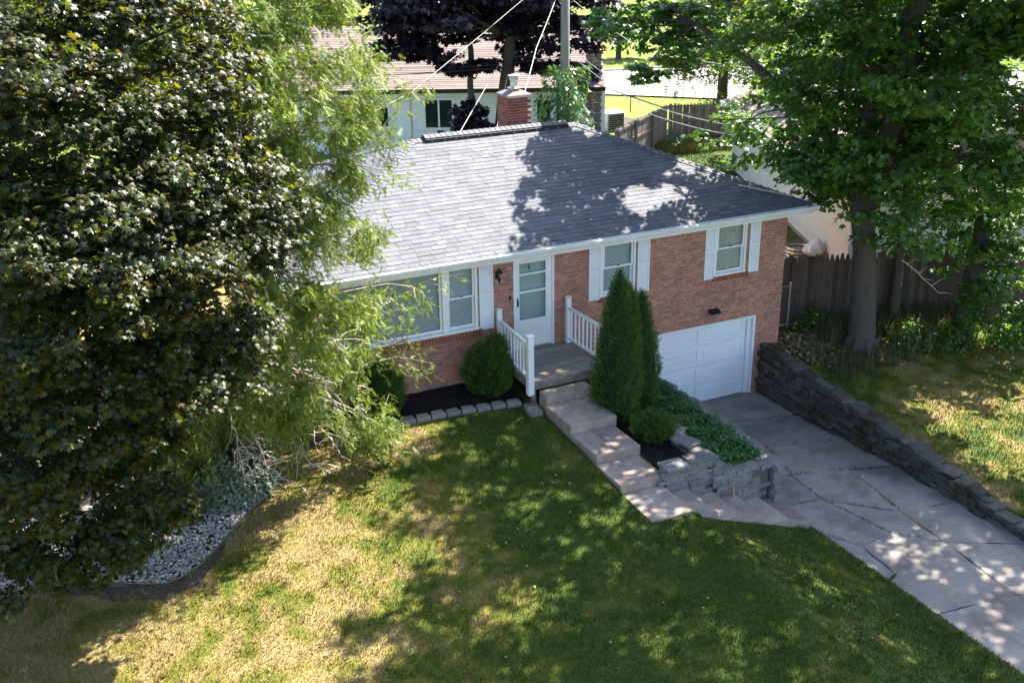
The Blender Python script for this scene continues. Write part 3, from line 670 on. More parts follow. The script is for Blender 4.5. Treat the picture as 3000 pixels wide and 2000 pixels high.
# ------------------------------------------------------------------ dry stone walls
def stone_wall(root, path, zbot, ztop, thick, material, inward, lmin=.22, lmax=.5, hmin=.06, hmax=.12, capstones=True, core=True, prot=.05, cap=300, shapes=None, tight=(.985,.96), coremat='core', coreoff=.07):
    "path: list of xy; zbot/ztop: functions of arclength fraction"
    pts = [Vector((*p, 0)) for p in path]; seg = [(b-a).length for a, b in zip(pts, pts[1:])]; Ltot = sum(seg)
    def at(s):
        for (a, b), l_ in zip(zip(pts, pts[1:]), seg):
            if s <= l_ or b is pts[-1]: return a+(b-a)*min(s/l_, 1.0), (b-a).normalized()
            s -= l_
    out = []
    z = min(zbot(0), zbot(.5), zbot(1))
    zmax = max(ztop(0), ztop(.5), ztop(1))
    while z < zmax:
        h = rnd.uniform(hmin, hmax); s = -rnd.uniform(0, .2)
        while s < Ltot:
            l_ = rnd.uniform(lmin, lmax); mid = min(max(s+l_/2, 0), Ltot); f_ = mid/Ltot
            if z+h*.5 < ztop(f_)+.01 and z+h > zbot(f_) and s+l_ < Ltot+.15:
                p, d = at(mid); n_ = Vector((d.y, -d.x, 0))*inward; pr = rnd.uniform(-prot, prot*.4); dp = thick*.55
                c = p+n_*(dp/2+pr); a = rnd.uniform(-.05, .05); d2 = Vector((d.x*math.cos(a)-d.y*math.sin(a), d.x*math.sin(a)+d.y*math.cos(a), 0)); n2 = Vector((-d2.y, d2.x, 0))
                out.append(TM((c.x, c.y, z+h/2), np.array(d2)*(l_*tight[0]), np.array(n2)*dp, np.array((0,0,h*tight[1]))))
            s += l_
        z += h
    if capstones:
        s = 0
        while s < Ltot-.1:
            l_ = rnd.uniform(.3, .6); f_ = min((s+l_/2)/Ltot, 1); p, d = at(min(s+l_/2, Ltot)); n_ = Vector((d.y, -d.x, 0))*inward; h = rnd.uniform(.06, .11)
            c = p+n_*(thick/2+rnd.uniform(-.06, .03)); a = rnd.uniform(-.2, .2); d2 = Vector((d.x*math.cos(a)-d.y*math.sin(a), d.x*math.sin(a)+d.y*math.cos(a), 0)); n2 = Vector((-d2.y, d2.x, 0))
            out.append(TM((c.x, c.y, ztop(f_)+rnd.uniform(-.04, .05)), np.array(d2)*l_*1.02, np.array(n2)*(thick*rnd.uniform(.75,1.3)), np.array((0,0,h)))); s += l_*rnd.uniform(.95, 1.12)
    pieces(root, 'stone', out, shapes or STONES, material, cap=cap)
    if core:
        m_ = MB(); n_s = 24; prev = None
        for k in range(n_s):
            s0, s1 = Ltot*k/n_s, Ltot*(k+1)/n_s; p0, d0 = at(s0+1e-4); p1, d1 = at(s1-1e-4); n0 = Vector((d0.y, -d0.x, 0))*inward
            if core and k in (0, n_s-1) and Ltot < 6: s0, s1 = (s0+.12, s1) if k == 0 else (s0, s1-.12); p0, d0 = at(max(s0, 0)); p1, d1 = at(max(s1, s0+.01))
            zb, zt = zbot((k+.5)/n_s)-.15, ztop((k+.5)/n_s)-.05
            a, b, c, d = p0+n0*coreoff, p1+n0*coreoff, p1+n0*(thick), p0+n0*(thick)
            m_.add([(q.x,q.y,zb) for q in (a,b,c,d)]+[(q.x,q.y,zt) for q in (a,b,c,d)], [(0,3,2,1),(4,5,6,7),(0,1,5,4),(1,2,6,5),(2,3,7,6),(3,0,4,7)])
        m_.build('wall_core', K[coremat], root)
rw = empty('retaining_wall', (6.7, -5, -2.4), 'long dark dry stone retaining wall along the right side of the driveway', 'stone wall')
lerp = lambda a, b, t: a+(b-a)*t
stone_wall(rw, [(6.74,-.03),(6.72,-2.5),(6.62,-5.0),(6.52,-7.5),(6.45,-10.2)], lambda f: float(dz(-10*f))-.02, lambda f: -1.20-.085*min(9, 10*f)+.02-.06*f, .34, K['stone_d'], -1, .18, .5, .05, .13, prot=.10, cap=300)
pl = empty('planter_wall', (1.2, -5, -1.2), 'low pale limestone planter wall beside the lowest front step', 'stone wall')
stone_wall(pl, [(.64,-5.13),(1.80,-5.13)], lambda f: -1.5, lambda f: lerp(-.66,-.76,f), .36, K['stone'], -1, .25, .7, .05, .10, prot=.022, shapes=SLABS, tight=(1.01,1.0), coremat='stone_core', coreoff=.035)
stone_wall(pl, [(1.82,-5.05),(1.80,-3.95)], lambda f: -1.2, lambda f: lerp(-.72,-.72,f), .34, K['stone'], -1, .3, .6, .06, .11, prot=.022, shapes=SLABS, tight=(1.01,1.0), coremat='stone_core', coreoff=.035)
bw = empty('bank_wall', (2.5, -4.9, -1.6), 'crumbling limestone wall end holding the groundcover bank above the driveway', 'stone wall')
stone_wall(bw, [(1.84,-5.16),(3.04,-5.16)], lambda f: -2.1, lambda f: lerp(-1.0,-1.16,f), .36, K['stone'], -1, .28, .7, .06, .15, prot=.022, shapes=SLABS, tight=(1.01,1.0), coremat='stone_core', coreoff=.035)
stone_wall(bw, [(3.05,-5.15),(3.05,-.05)], lambda f: -2.45, lambda f: lerp(-1.16,-1.04,f), .30, K['stone'], 1, .3, .6, .09, .18, prot=.022, shapes=SLABS, tight=(1.01,1.0), coremat='stone_core', coreoff=.035)
tag(MB().box(2.08, 2.11, -5.24, -5.215, -1.62, -1.32).build('rusty_pipe', K['clay']), 'short rusty pipe standing against the limestone wall by the side steps', 'pipe')
rock = pieces  # noqa
def boulder(x, y, z, s, label):
    V, F = STONES[rnd.randrange(6)]; a = rnd.uniform(0, 6); R_ = np.array([[math.cos(a),-math.sin(a),0],[math.sin(a),math.cos(a),0],[0,0,1]])
    bm = bmesh.new(); vs = [bm.verts.new(tuple(R_@(v*np.array(s)))) for v in V]
    for f in F: bm.faces.new([vs[i] for i in f])
    bmesh.ops.subdivide_edges(bm, edges=list(bm.edges), cuts=1, smooth=.6)
    me = bpy.data.meshes.new('boulder'); bm.to_mesh(me); bm.free(); me.materials.append(K['stone'])
    o = bpy.data.objects.new('boulder', me); C.objects.link(o); o.location = (x, y, z); tag(o, label, 'rock', 'loose boulders')
boulder(1.72, -3.3, -.72, (.3,.24,.2), 'small grey boulder at the foot of the tall arborvitae')
boulder(1.66, -3.8, -.72, (.42,.3,.24), 'larger pale boulder ending the planter wall by the black mulch')
boulder(-.48, -1.86, -.60, (.46,.3,.16), 'flat grey rock beside the bottom of the white porch post')

# ------------------------------------------------------------------ mulch beds and edging blocks
def sheet(name, poly, off, material, label, cat, kind='structure', sub=.18):
    "a ground-hugging sheet: fine grid clipped to a polygon"
    xs = [p[0] for p in poly]; ys = [p[1] for p in poly]
    def inside(x, y):
        r_ = False; j = len(poly)-1
        for i in range(len(poly)):
            (xi, yi), (xj, yj) = poly[i], poly[j]
            if (yi > y) != (yj > y) and x < (xj-xi)*(y-yi)/(yj-yi)+xi: r_ = not r_
            j = i
        return r_
    bm = bmesh.new(); vs = [bm.verts.new((x, y, 0)) for x, y in poly]; bm.faces.new(vs)
    for ax, lo_, hi_ in ((0, min(xs), max(xs)), (1, min(ys), max(ys))):
        t = lo_+sub
        while t < hi_:
            co = (t,0,0) if ax == 0 else (0,t,0); no = (1,0,0) if ax == 0 else (0,1,0)
            bmesh.ops.bisect_plane(bm, geom=bm.verts[:]+bm.edges[:]+bm.faces[:], plane_co=co, plane_no=no); t += sub
    for v in bm.verts: v.co.z = off(v.co.x, v.co.y) if callable(off) else float(H(v.co.x, v.co.y))+off
    me = bpy.data.meshes.new(name); bm.to_mesh(me); bm.free(); me.materials.append(material)
    if me.polygons and me.polygons[0].normal.z < 0: me.flip_normals()
    o = bpy.data.objects.new(name, me); C.objects.link(o); return tag(o, label, cat, kind=kind)
mul = lambda x, y: float(H(x, y))+.035+.012*math.sin(9*x+2*y)*math.cos(7*y-3*x)
sheet('mulch_bed', [(-4.6,-.02),(-.44,-.02),(-.44,-1.5),(-.6,-1.52),(-1.8,-1.3),(-2.6,-1.26),(-3.4,-1.24),(-4.6,-1.2)], mul, K['mulch'], 'black mulch bed under the picture window', 'mulch', sub=.12)
sheet('mulch_bed', [(.6,-4.98),(1.66,-4.98),(1.62,-3.6),(1.9,-2.6),(1.9,-1.2),(.85,-1.5),(.78,-2.2),(.72,-3.2),(.64,-4.2)], mul, K['mulch'], 'black mulch between the front steps and the limestone planter wall', 'mulch', sub=.12)
def chips(name, n, fn, label):
    P = np.array([fn() for _ in range(n)]); N_ = len(P); a = rng.uniform(0, 6.3, N_); l_ = rng.uniform(.012, .04, N_); w_ = rng.uniform(.004, .010, N_)
    d = np.stack([np.cos(a), np.sin(a), rng.uniform(-.4,.4,N_)], 1)*l_[:,None]; s_ = np.stack([-np.sin(a), np.cos(a), rng.uniform(-.3,.3,N_)], 1)*w_[:,None]
    V = np.stack([P-d-s_, P+d-s_, P+d+s_, P-d+s_], 1).reshape(-1, 3)
    tag(npmesh(name, V, np.arange(4*N_).reshape(-1, 4), K['mulch']), label, 'mulch', kind='stuff')
def rp1():
    x, y = rnd.uniform(-4.5, -.5), rnd.uniform(-1.22, -.04); return (x, y, mul(x, y)+.01)
def rp2():
    y = rnd.uniform(-4.9, -2); x = rnd.uniform(.8, 1.55); return (x, y, mul(x, y)+.01)
chips('mulch_chips', 5000, rp1, 'loose dark chips on the mulch bed under the picture window'); chips('mulch_chips', 2500, rp2, 'loose dark chips on the mulch beside the planter wall')
edge_pts = [(-3.62,-1.27),(-3.30,-1.28),(-2.98,-1.285),(-2.66,-1.29),(-2.34,-1.30),(-2.02,-1.32),(-1.70,-1.345),(-1.38,-1.38),(-1.06,-1.42),(-.74,-1.47)]
ordn = ['first','second','third','fourth','fifth','sixth','seventh','eighth','ninth','tenth']
for i, (x, y) in enumerate(edge_pts):
    k = len(edge_pts)-1-i; z = float(H(x, y))
    sub_ = MB().add([(-.15,-.1,0),(.15,-.1,0),(.115,.1,0),(-.115,.1,0),(-.15,-.075,.13),(.15,-.075,.13),(.115,.1,.13),(-.115,.1,.13),(-.15,-.105,.06),(.15,-.105,.06)],
        [(3,2,1,0),(4,5,6,7),(8,9,5,4),(0,1,9,8),(1,2,6,5),(1,5,9),(2,3,7,6),(3,0,4,7),(0,8,4)]).build('edging_block', K['block'], None, bevel=.008)
    sub_.location = (x, y, z-.02+rnd.uniform(-.012,.012)); sub_.rotation_euler = (rnd.uniform(-.04,.04), rnd.uniform(-.04,.04), -.04-.02*i*.4+rnd.uniform(-.05,.05))
    tag(sub_, f'grey concrete edging block at the mulch bed, {ordn[k]} counted from the porch', 'edging block', 'edging blocks along the mulch bed')

# ------------------------------------------------------------------ river rock bed with edging strip
rb = [(-5.75,-2.15),(-6.05,-2.52),(-6.7,-3.12),(-7.47,-3.95),(-7.81,-4.24),(-8.23,-4.38),(-8.85,-4.12),(-9.53,-3.78),(-9.96,-3.66),(-10.6,-4.0),(-12,-4.6)]
rbs = []
for i in range(len(rb)-1):
    p0, p1, p2, p3 = (Vector(rb[min(max(i+k, 0), len(rb)-1)]) for k in (-1, 0, 1, 2))
    for k in range(4):
        t = k/4; rbs.append(tuple(.5*((2*p1)+(-p0+p2)*t+(2*p0-5*p1+4*p2-p3)*t*t+(-p0+3*p1-3*p2+p3)*t**3)))
rb = rbs+[rb[-1]]
inner = [(-12,-1.0),(-9,-1.2),(-7.4,-1.0),(-6.2,-1.6)]
sheet('rock_bed', rb+inner, .02, K['soil'], 'dark soil under the river rocks round the left trees', 'soil')
sheet('soil_and_shade', [(-5.0,-.1),(-4.7,-1.25),(-5.2,-1.55),(-6.0,-1.7),(-6.3,-1.55),(-7.4,-.95),(-12,-.9),(-12,6),(-5.0,6)], .015, K['soil'], 'dark brownish soil sheet that paints the shade under the cedar', 'soil')  # soil-coloured sheet darkens the ground where house and cedar shade falls
sheet('soil_and_shade', [(-9.9,-3.72),(-8.9,-4.16),(-8.23,-4.43),(-7.8,-4.29),(-7.44,-4.0),(-7.1,-3.6),(-7.25,-3.98),(-7.6,-4.38),(-7.8,-4.62),(-8.05,-4.66),(-8.3,-4.78),(-8.6,-4.62),(-9.0,-4.5),(-9.3,-4.2),(-9.9,-3.95)], .012, K['soil'], 'strip of bare dark soil outside the curved edging', 'soil')
tb_ = MB().tube([(x, y, float(H(x, y))+.035) for x, y in rbs], .011, 5); rebase(tag(tb_.build('edging_strip', K['strip']), 'thin curved edging strip between river rocks and lawn', 'edging'))
def inpoly(x, y, P):
    r_ = False; j = len(P)-1
    for i in range(len(P)):
        (xi, yi), (xj, yj) = P[i], P[j]
        if (yi > y) != (yj > y) and x < (xj-xi)*(y-yi)/(yj-yi)+xi: r_ = not r_
        j = i
    return r_
ico = bmesh.new(); bmesh.ops.create_icosphere(ico, subdivisions=1, radius=1); IV = np.array([v.co[:] for v in ico.verts]); IF = np.array([[v.index for v in f.verts] for f in ico.faces]); ico.free()
def scatter_pebbles(name, pts, smin, smax, label):
    Vs, Fs, b = [], [], 0
    for (x, y) in pts:
        s = rnd.uniform(smin, smax); a = rnd.uniform(0, 6.3); sc = np.array((s*rnd.uniform(.8,1.4), s, s*rnd.uniform(.5,.8)))
        V = IV*sc*(1+rng.uniform(-.12,.12,(len(IV),1))); ca, sa = math.cos(a), math.sin(a); V = V@np.array([[ca,sa,0],[-sa,ca,0],[0,0,1]])
        Vs.append(V+np.array((x, y, float(H(x, y))+.03+rnd.uniform(0,.03)))); Fs.append(IF+b); b += len(IV)
    tag(npmesh(name, np.concatenate(Vs), np.concatenate(Fs), K['pebble'], None, True), label, 'river rocks', kind='stuff')
pts = []
poly_rb = rb+inner
while len(pts) < 9000:
    x, y = rnd.uniform(-11.5, -5.75), rnd.uniform(-4.6, -1.8)
    if inpoly(x, y, poly_rb) and inpoly(x, y-.03, poly_rb): pts.append((x, y))
scatter_pebbles('river_rocks', pts, .016, .036, 'bed of rounded grey and white river rocks at the left')

# ------------------------------------------------------------------ fences
def pick(w_, h, pointed=True):
    if pointed:
        V = [(-w_/2,-.009,0),(w_/2,-.009,0),(w_/2,-.009,h-.10),(w_*.18,-.009,h),(-w_*.18,-.009,h),(-w_/2,-.009,h-.10)]
    V2 = [(x, .009, z) for x, y, z in V]; n_ = len(V)
    return np.array(V+V2), [tuple(range(n_)), tuple(range(2*n_-1, n_-1, -1))]+[(i, n_+i, n_+(i+1) % n_, (i+1) % n_) for i in range(n_)]
def fence(root, p, q, h, material, rails=(.35, 1.0, 1.6), front=-1, posts=True, gap=.004, w_=.14, phase=0):
    p, q = Vector((*p, 0)), Vector((*q, 0)); d = q-p; L_ = d.length; d.normalize(); n_ = Vector((-d.y, d.x, 0))
    V, F = pick(w_-gap, 1.0); me = bpy.data.meshes.new('picket'); me.from_pydata([tuple(v) for v in V], [], F); me.materials.append(material)
    k = int(L_/w_); a = math.atan2(d.y, d.x)
    for i in range(k):
        c = p+d*(w_*(i+.5)); z = float(H(c.x, c.y))
        o = bpy.data.objects.new('picket', me); C.objects.link(o); setpar(o, root)
        o.matrix_basis = Matrix.Translation((c.x, c.y, z+.03+rnd.uniform(-.02,.02))) @ Matrix.Rotation(a+rnd.uniform(-.03,.03), 4, 'Z') @ Matrix.Rotation(rnd.uniform(-.008,.008), 4, 'Y') @ Matrix.Diagonal((1, 1, h*rnd.uniform(.985,1.01), 1))
    for rz in rails:
        m_ = MB(); zp, zq = float(H(p.x, p.y))+rz, float(H(q.x, q.y))+rz; o_ = n_*(.012 if front < 0 else -.05)
        m_.obox((p.x+o_.x, p.y+o_.y, zp), (q.x-p.x, q.y-p.y, zq-zp), n_*.038, (0,0,.085)); m_.build('rail', material, root)
    if posts:
        s = 0
        while s <= L_+.01:
            c = p+d*s+n_*(.10 if front < 0 else -.10); z = float(H(c.x, c.y)); MB().box(c.x-.045, c.x+.045, c.y-.045, c.y+.045, z-.1, z+h+.04).build('fence_post', material, root); s += L_/max(1, round(L_/2.4))
f1 = empty('picket_fence', (10, .2, -1.2), 'dark brown tall timber picket fence behind the right maple', 'fence')
fence(f1, (8.28,.84), (17.6,-2.3), 1.82, K['fence'])
f0 = empty('picket_fence', (7.8, .9, -1.2), 'short run of brown picket fence joining the brick house corner', 'fence')
fence(f0, (7.36,.95), (8.24,.87), 1.80, K['fence'], posts=False)
f2 = empty('picket_fence', (14.5, 17.6, -.8), 'grey weathered picket fence running back from the roof edge to the far corner', 'fence')
fence(f2, (12.0,15.8), (16.86,19.5), 1.72, K['fenceb'], front=1)
f3 = empty('picket_fence', (18.5, 19, -.8), 'grey weathered picket fence closing the far end of the back yard', 'fence')
fence(f3, (16.95,19.5), (21.2,17.8), 1.72, K['fenceb'], front=1)
gp = empty('chain_link_gate', (8.2, .75, -1.2), 'galvanised chain link gate post and rail beside the brick corner', 'gate')
MB().lathe(8.16, .70, [(.028,-1.25),(.028,.0),(.02,.03)], 10).build('gate_post', K['metal'], gp)
MB().tube([(7.34,.62,-.04),(8.14,.69,-.06)], .02, 6).build('top_rail', K['metal'], gp); MB().tube([(7.34,.62,-1.1),(8.14,.69,-1.1)], .016, 6).build('bottom_rail', K['metal'], gp)
cl = MB()
for k in range(14):
    for s_ in (-1, 1):
        xa = 7.36+.8*k/14; xb = xa+s_*.5
        za, zb = -1.1, -.06
        xb2 = min(max(xb, 7.36), 8.14); t_ = (xb2-xa)/(xb-xa) if xb != xa else 1
        cl.tube([(xa, .62+.07*(xa-7.34)/.8, za), (xb2, .62+.07*(xb2-7.34)/.8, za+(zb-za)*t_)], .003, 3)
cl.build('mesh_wire', K['metal'], gp)

# ------------------------------------------------------------------ neighbour: cream sided house at the right rear
tn = empty('cream_house', (14.2, 8.5, -1.0), 'cream sided neighbouring house with brown roof behind the right fence', 'house')
A2 = Vector((11.55, 2.35, 0)); B2 = Vector((16.9, 14.85, 0)); d2 = (B2-A2).normalized(); n2 = Vector((d2.y, -d2.x, 0)); LW = (B2-A2).length     # n2 points away from the brick house (+x)
wb, wt = -.82, 1.72
m_ = MB(); m_.obox((A2.x+n2.x*.05, A2.y+n2.y*.05, wb-.02), d2*LW, n2*8, (0,0,wt-wb+.02)); m_.build('wall', K['tan'], tn)
MB().obox((A2.x+n2.x*.12, A2.y+n2.y*.12, -1.6), d2*(LW-.1), n2*7.8, (0,0,1.6+wb)).build('foundation', K['concrete'], tn)
bmw = [(7.0, 7.75)]
for k in range(20):
    z = wb+k*.127
    o = MB().add([(A2.x+d2.x*t-n2.x*e, A2.y+d2.y*t-n2.y*e, z+zz) for t in (0, LW) for e, zz in ((.045,0),(.004,.122),(-.06,.122),(-.06,0))], [(0,1,5,4),(1,2,6,5),(2,3,7,6),(3,0,4,7),(3,2,1,0),(4,5,6,7)]).build('siding_board', K['tan'], tn)
for k in range(20):                                         # gable-end wall towards the fence
    z = wb+k*.127; e2 = -d2
    MB().add([(A2.x+n2.x*t+e2.x*e, A2.y+n2.y*t+e2.y*e, z+zz) for t in (.03, 8) for e, zz in ((.022,0),(.004,.127),(-.04,.127),(-.04,0))], [(4,5,1,0),(5,6,2,1),(6,7,3,2),(7,4,0,3),(0,1,2,3),(7,6,5,4)]).build('siding_board', K['tan'], tn)
for P_ in (A2, B2):
    MB().obox((P_.x-n2.x*.035-d2.x*.03, P_.y-n2.y*.035-d2.y*.03, wb), d2*.1, n2*.1, (0,0,wt-wb)).build('corner_trim', K['white'], tn)
w0 = A2+d2*(LW-1.3)-n2*.05
wf = MB().obox((w0.x, w0.y, .55), d2*.75, n2*.08, (0,0,.9)).build('window', K['white'], tn); MB().obox((w0.x-n2.x*.006+d2.x*.07, w0.y-n2.y*.006+d2.y*.07, .62), d2*.61, n2*.004, (0,0,.76)).build('pane', K['glass_dk'], wf)
w1 = A2+d2*6.3+n2*.10
bf = MB().obox((w1.x-n2.x*.02, w1.y-n2.y*.02, -1.22), d2*.75, n2*.05, (0,0,.36)).build('basement_window', K['white'], tn); MB().obox((w1.x-n2.x*.026+d2.x*.05, w1.y-n2.y*.026+d2.y*.05, -1.18), d2*.65, n2*.004, (0,0,.28)).build('pane', K['glass_dk'], bf)
ov = .45; ez2 = wt+.02; P0 = A2-d2*ov-n2*ov; rr_ = 4.4
rv_ = [(P0.x, P0.y, ez2), tuple((P0+d2*(LW+2*ov)).xy)+(ez2,), tuple((P0+d2*(LW+2*ov)+n2*(8+2*ov)).xy)+(ez2,), tuple((P0+n2*(8+2*ov)).xy)+(ez2,), tuple((P0+n2*(4+ov)+d2*.0).xy)+(ez2+1.7,), tuple((P0+n2*(4+ov)+d2*(LW+2*ov)).xy)+(ez2+1.7,)]
MB().add(rv_, [(0,1,5,4),(2,3,4,5),(0,4,3),(1,2,5),(0,3,2,1)]).build('roof', K['shingle_b'], tn)
MB().obox((P0.x-n2.x*.1, P0.y-n2.y*.1, ez2-.1), d2*(LW+2*ov), n2*.1, (0,0,.11)).build('gutter', K['gutter'], tn)
# window well and white bag in front of it
ww = MB(); cx_, cy_ = 12.05, 5.0; prof = []
for k in range(9): prof.append((.42+.018*(k % 2), -1.15+k*.055))
for k in range(8, -1, -1): prof.append((.40+.018*(k % 2), -1.15+k*.055))
ww.lathe(cx_, cy_, prof, 22); rebase(tag(ww.build('window_well', K['metal'], None), 'corrugated metal window well ring beside the cream house', 'window well'))
bm = bmesh.new(); bmesh.ops.create_icosphere(bm, subdivisions=3, radius=1)
for v in bm.verts:
    a = math.atan2(v.co.y, v.co.x); k = 1+.16*math.sin(3*a+1)*abs(v.co.z)+.1*math.sin(7*a+4*v.co.z)
    z = v.co.z; pinch = 1-.65*max(0, z)**1.3
    v.co = Vector((v.co.x*.36*k*pinch+.09*max(0,z), v.co.y*.30*k*pinch, z*.36 if z > 0 else z*.2))
me = bpy.data.meshes.new('plastic_bag'); bm.to_mesh(me); bm.free(); me.materials.append(K['plastic'])
ob = bpy.data.objects.new('plastic_bag', me); C.objects.link(ob); ob.location = (11.95, 4.2, -.62); tag(ob, 'crumpled white plastic bag on the window well behind the fence', 'bag')

# ------------------------------------------------------------------ neighbour: white sided house straight behind
wh = empty('white_house', (10, 22, -.7), 'white sided neighbouring house with brown shingle roof behind the brick chimney', 'house')
WO = Vector((5.93, 23.66, 0)); we = Vector((.9, -.436, 0)).normalized(); wn_ = Vector((-we.y, we.x, 0)); k_ = 1.08
EVZ = 1.87; U0, U1 = -4.0, 8.75
def wp(u, d, z): q = WO+we*u+wn_*d; return (q.x, q.y, z)
MB().obox(wp(U0, .03, -.9), we*(U1-U0), wn_*9, (0,0,EVZ+.9)).build('wall', K['vinyl'], wh)
wops = [(1.27, 2.58, .22, 1.56), (5.93, 6.70, .30, 1.50), (-1.4,-.1,.3,1.3)]
z = -.75
while z < EVZ-.05:
    spans = [(U0, U1)]
    for o_ in wops:
        if z+.11 > o_[2] and z < o_[3]:
            spans = [s_ for a, b in spans for s_ in ([(a, b)] if b <= o_[0] or a >= o_[1] else [(a, o_[0]), (o_[1], b)]) if s_[1]-s_[0] > .02]
    for a, b in spans:
        MB().add([wp(u, e, z+zz) for u in (a, b) for e, zz in ((-.022,0),(-.003,.112),(.04,.112),(.04,0))], [(0,4,5,1),(1,5,6,2),(2,6,7,3),(3,7,4,0),(0,1,2,3),(7,6,5,4)]).build('siding_board', K['vinyl'], wh)
    z += .112
for u0, u1, z0, z1 in wops:
    def wbx(a, b, c, d, e0, e1, name, mt, par_): return MB().obox(wp(a, e0, c), we*(b-a), wn_*(e1-e0), (0,0,d-c)).build(name, mt, par_)
    w_ = .1
    fr_ = MB().obox(wp(u0,-.05,z0), we*w_, wn_*.09, (0,0,z1-z0)).obox(wp(u1-w_,-.05,z0), we*w_, wn_*.09, (0,0,z1-z0)).obox(wp(u0+w_,-.05,z0), we*(u1-u0-2*w_), wn_*.09, (0,0,w_)).obox(wp(u0+w_,-.05,z1-w_), we*(u1-u0-2*w_), wn_*.09, (0,0,w_))
    if u1-u0 > 1: fr_.obox(wp((u0+u1)/2-.035,-.045,z0+w_), we*.07, wn_*.08, (0,0,z1-z0-2*w_))
    fo = fr_.build('window', K['white'], wh); wbx(u0+w_, u1-w_, z0+w_, z1-w_, -.012, -.006, 'pane', K['glass_dk'], fo); wbx(u0+.05, u1-.05, z0+.05, z1-.05, .028, .0285, 'room_shade', K['innerdoor'], fo)
MB().obox(wp(U0-.5,-.5,EVZ-.06), we*(U1-U0+.6), wn_*.03, (0,0,.17)).build('fascia', K['vent'], wh)
rz_ = EVZ+2.15
MB().add([wp(U0-.5,-.52,EVZ+.1), wp(U1+.1,-.52,EVZ+.1), wp(U1+.1,4.5,rz_), wp(U0-.5,4.5,rz_), wp(U1+.1,9.5,EVZ+.1), wp(U0-.5,9.5,EVZ+.1)], [(0,1,2,3),(3,2,4,5),(0,3,5),(1,4,2),(0,5,4,1)]).build('roof', K['shingle_b'], wh)
rfm = MB(); kk = 0; sl2 = math.hypot(5.02, rz_-EVZ-.1); 
for k in range(36):
    t0, t1 = k/36, (k+1.12)/36
    a = wp(U0-.5, -.52+5.02*t0, EVZ+.1+(rz_-EVZ-.1)*t0+.02); b = wp(U1+.1, -.52+5.02*t0, EVZ+.1+(rz_-EVZ-.1)*t0+.02)
    c = wp(U1+.1, -.52+5.02*min(t1,1), EVZ+.1+(rz_-EVZ-.1)*min(t1,1)+.004); d = wp(U0-.5, -.52+5.02*min(t1,1), EVZ+.1+(rz_-EVZ-.1)*min(t1,1)+.004)
    MB().add([a,b,c,d]+[(q[0],q[1],q[2]-.012) for q in (a,b,c,d)], [(0,1,2,3),(0,4,5,1),(3,2,6,7)]).build('shingle_course', K['shingle_b'], wh)
chs = MB()
stn = []
for k in range(30):
    for j in range(2):
        u = U1-.62+j*.31-(.08 if k % 2 else 0); q = wp(u+.15, .2, -.7+k*.14+.07)
        stn.append(TM(q, np.array(we)*.30, np.array(wn_)*.5, (0,0,.135)))
pst = MB().obox(wp(U1-.66,-.02,-.9), we*.6, wn_*.5, (0,0,4.2)).build('stone_chimney', K['mortar'], wh)
pieces(pst, 'stone', stn, STONES, K['block'], cap=60)
MB().obox(wp(U1-.03,-.06,-.9), we*.14, wn_*.3, (0,0,2.8)).build('corner_trim', K['white'], wh)
MB().tube([wp(.75,-.05,1.75), wp(.78,-.05,.4), wp(.74,-.06,-.5)], .012, 5).build('conduit', K['cable'], wh)
MB().obox(wp(1.85,-.12,.0), we*.2, wn_*.09, (0,0,.2)).build('meter_box', K['black'], wh)
ac = empty('air_conditioner', (16.5, 23.6, -.75), 'boxy grey air conditioning unit by the white house corner', 'air conditioner')
MB().box(16.05, 16.95, 23.15, 24.05, -.75, .05).build('cabinet', K['ac'], ac, bevel=.03); MB().box(16.0, 17.0, 23.1, 24.1, .052, .10).build('top_cover', K['metal'], ac, bevel=.02)
for k in range(7): MB().box(16.1, 16.9, 23.125, 23.148, -.65+k*.095, -.60+k*.095).build('louver', K['vent'], ac)
sheet('garden_bed', [(15.6,24.6),(17.4,23.9),(19.2,24.6),(18.5,26.2),(16.2,26.4)], .03, K['soil'], 'brown garden bed behind the air conditioning unit', 'garden bed')
sp_ = MB().lathe(19.72, 27.11, [(.03,-.8),(.03,1.4)], 8); rebase(tag(sp_.build('garden_pole', K['barkd']), 'thin dark pole standing on the bright back lawn', 'pole'))
# road and kerb beyond
rd = MB().add([(12,38,-.66),(20.96,32.17,-.66),(25.05,28.25,-.66),(40,14,-.66),(52,22,-.66),(30.5,38.2,-.66),(24.93,39.4,-.66),(14,52,-.66)], [(0,1,6,7),(1,2,5,6),(2,3,4,5)])
ro = rd.build('road', K['road']); tag(ro, 'pale sunlit concrete road beyond the back lawn', 'road', kind='structure')
kb = MB()
kl = [(14,52.1),(24.93,39.5),(30.5,38.3),(52,22.1)]
for (xa, ya), (xb, yb) in zip(kl, kl[1:]):
    kb.add([(xa,ya,-.75),(xb,yb,-.75),(xb+.1,yb+.16,-.75),(xa+.1,ya+.16,-.75),(xa,ya,-.53),(xb,yb,-.53),(xb+.1,yb+.16,-.53),(xa+.1,ya+.16,-.53)], [(0,3,2,1),(4,5,6,7),(0,1,5,4),(1,2,6,5),(2,3,7,6),(3,0,4,7)])
tag(kb.build('kerb', K['road']), 'concrete kerb on the far side of the pale road', 'kerb', kind='structure')
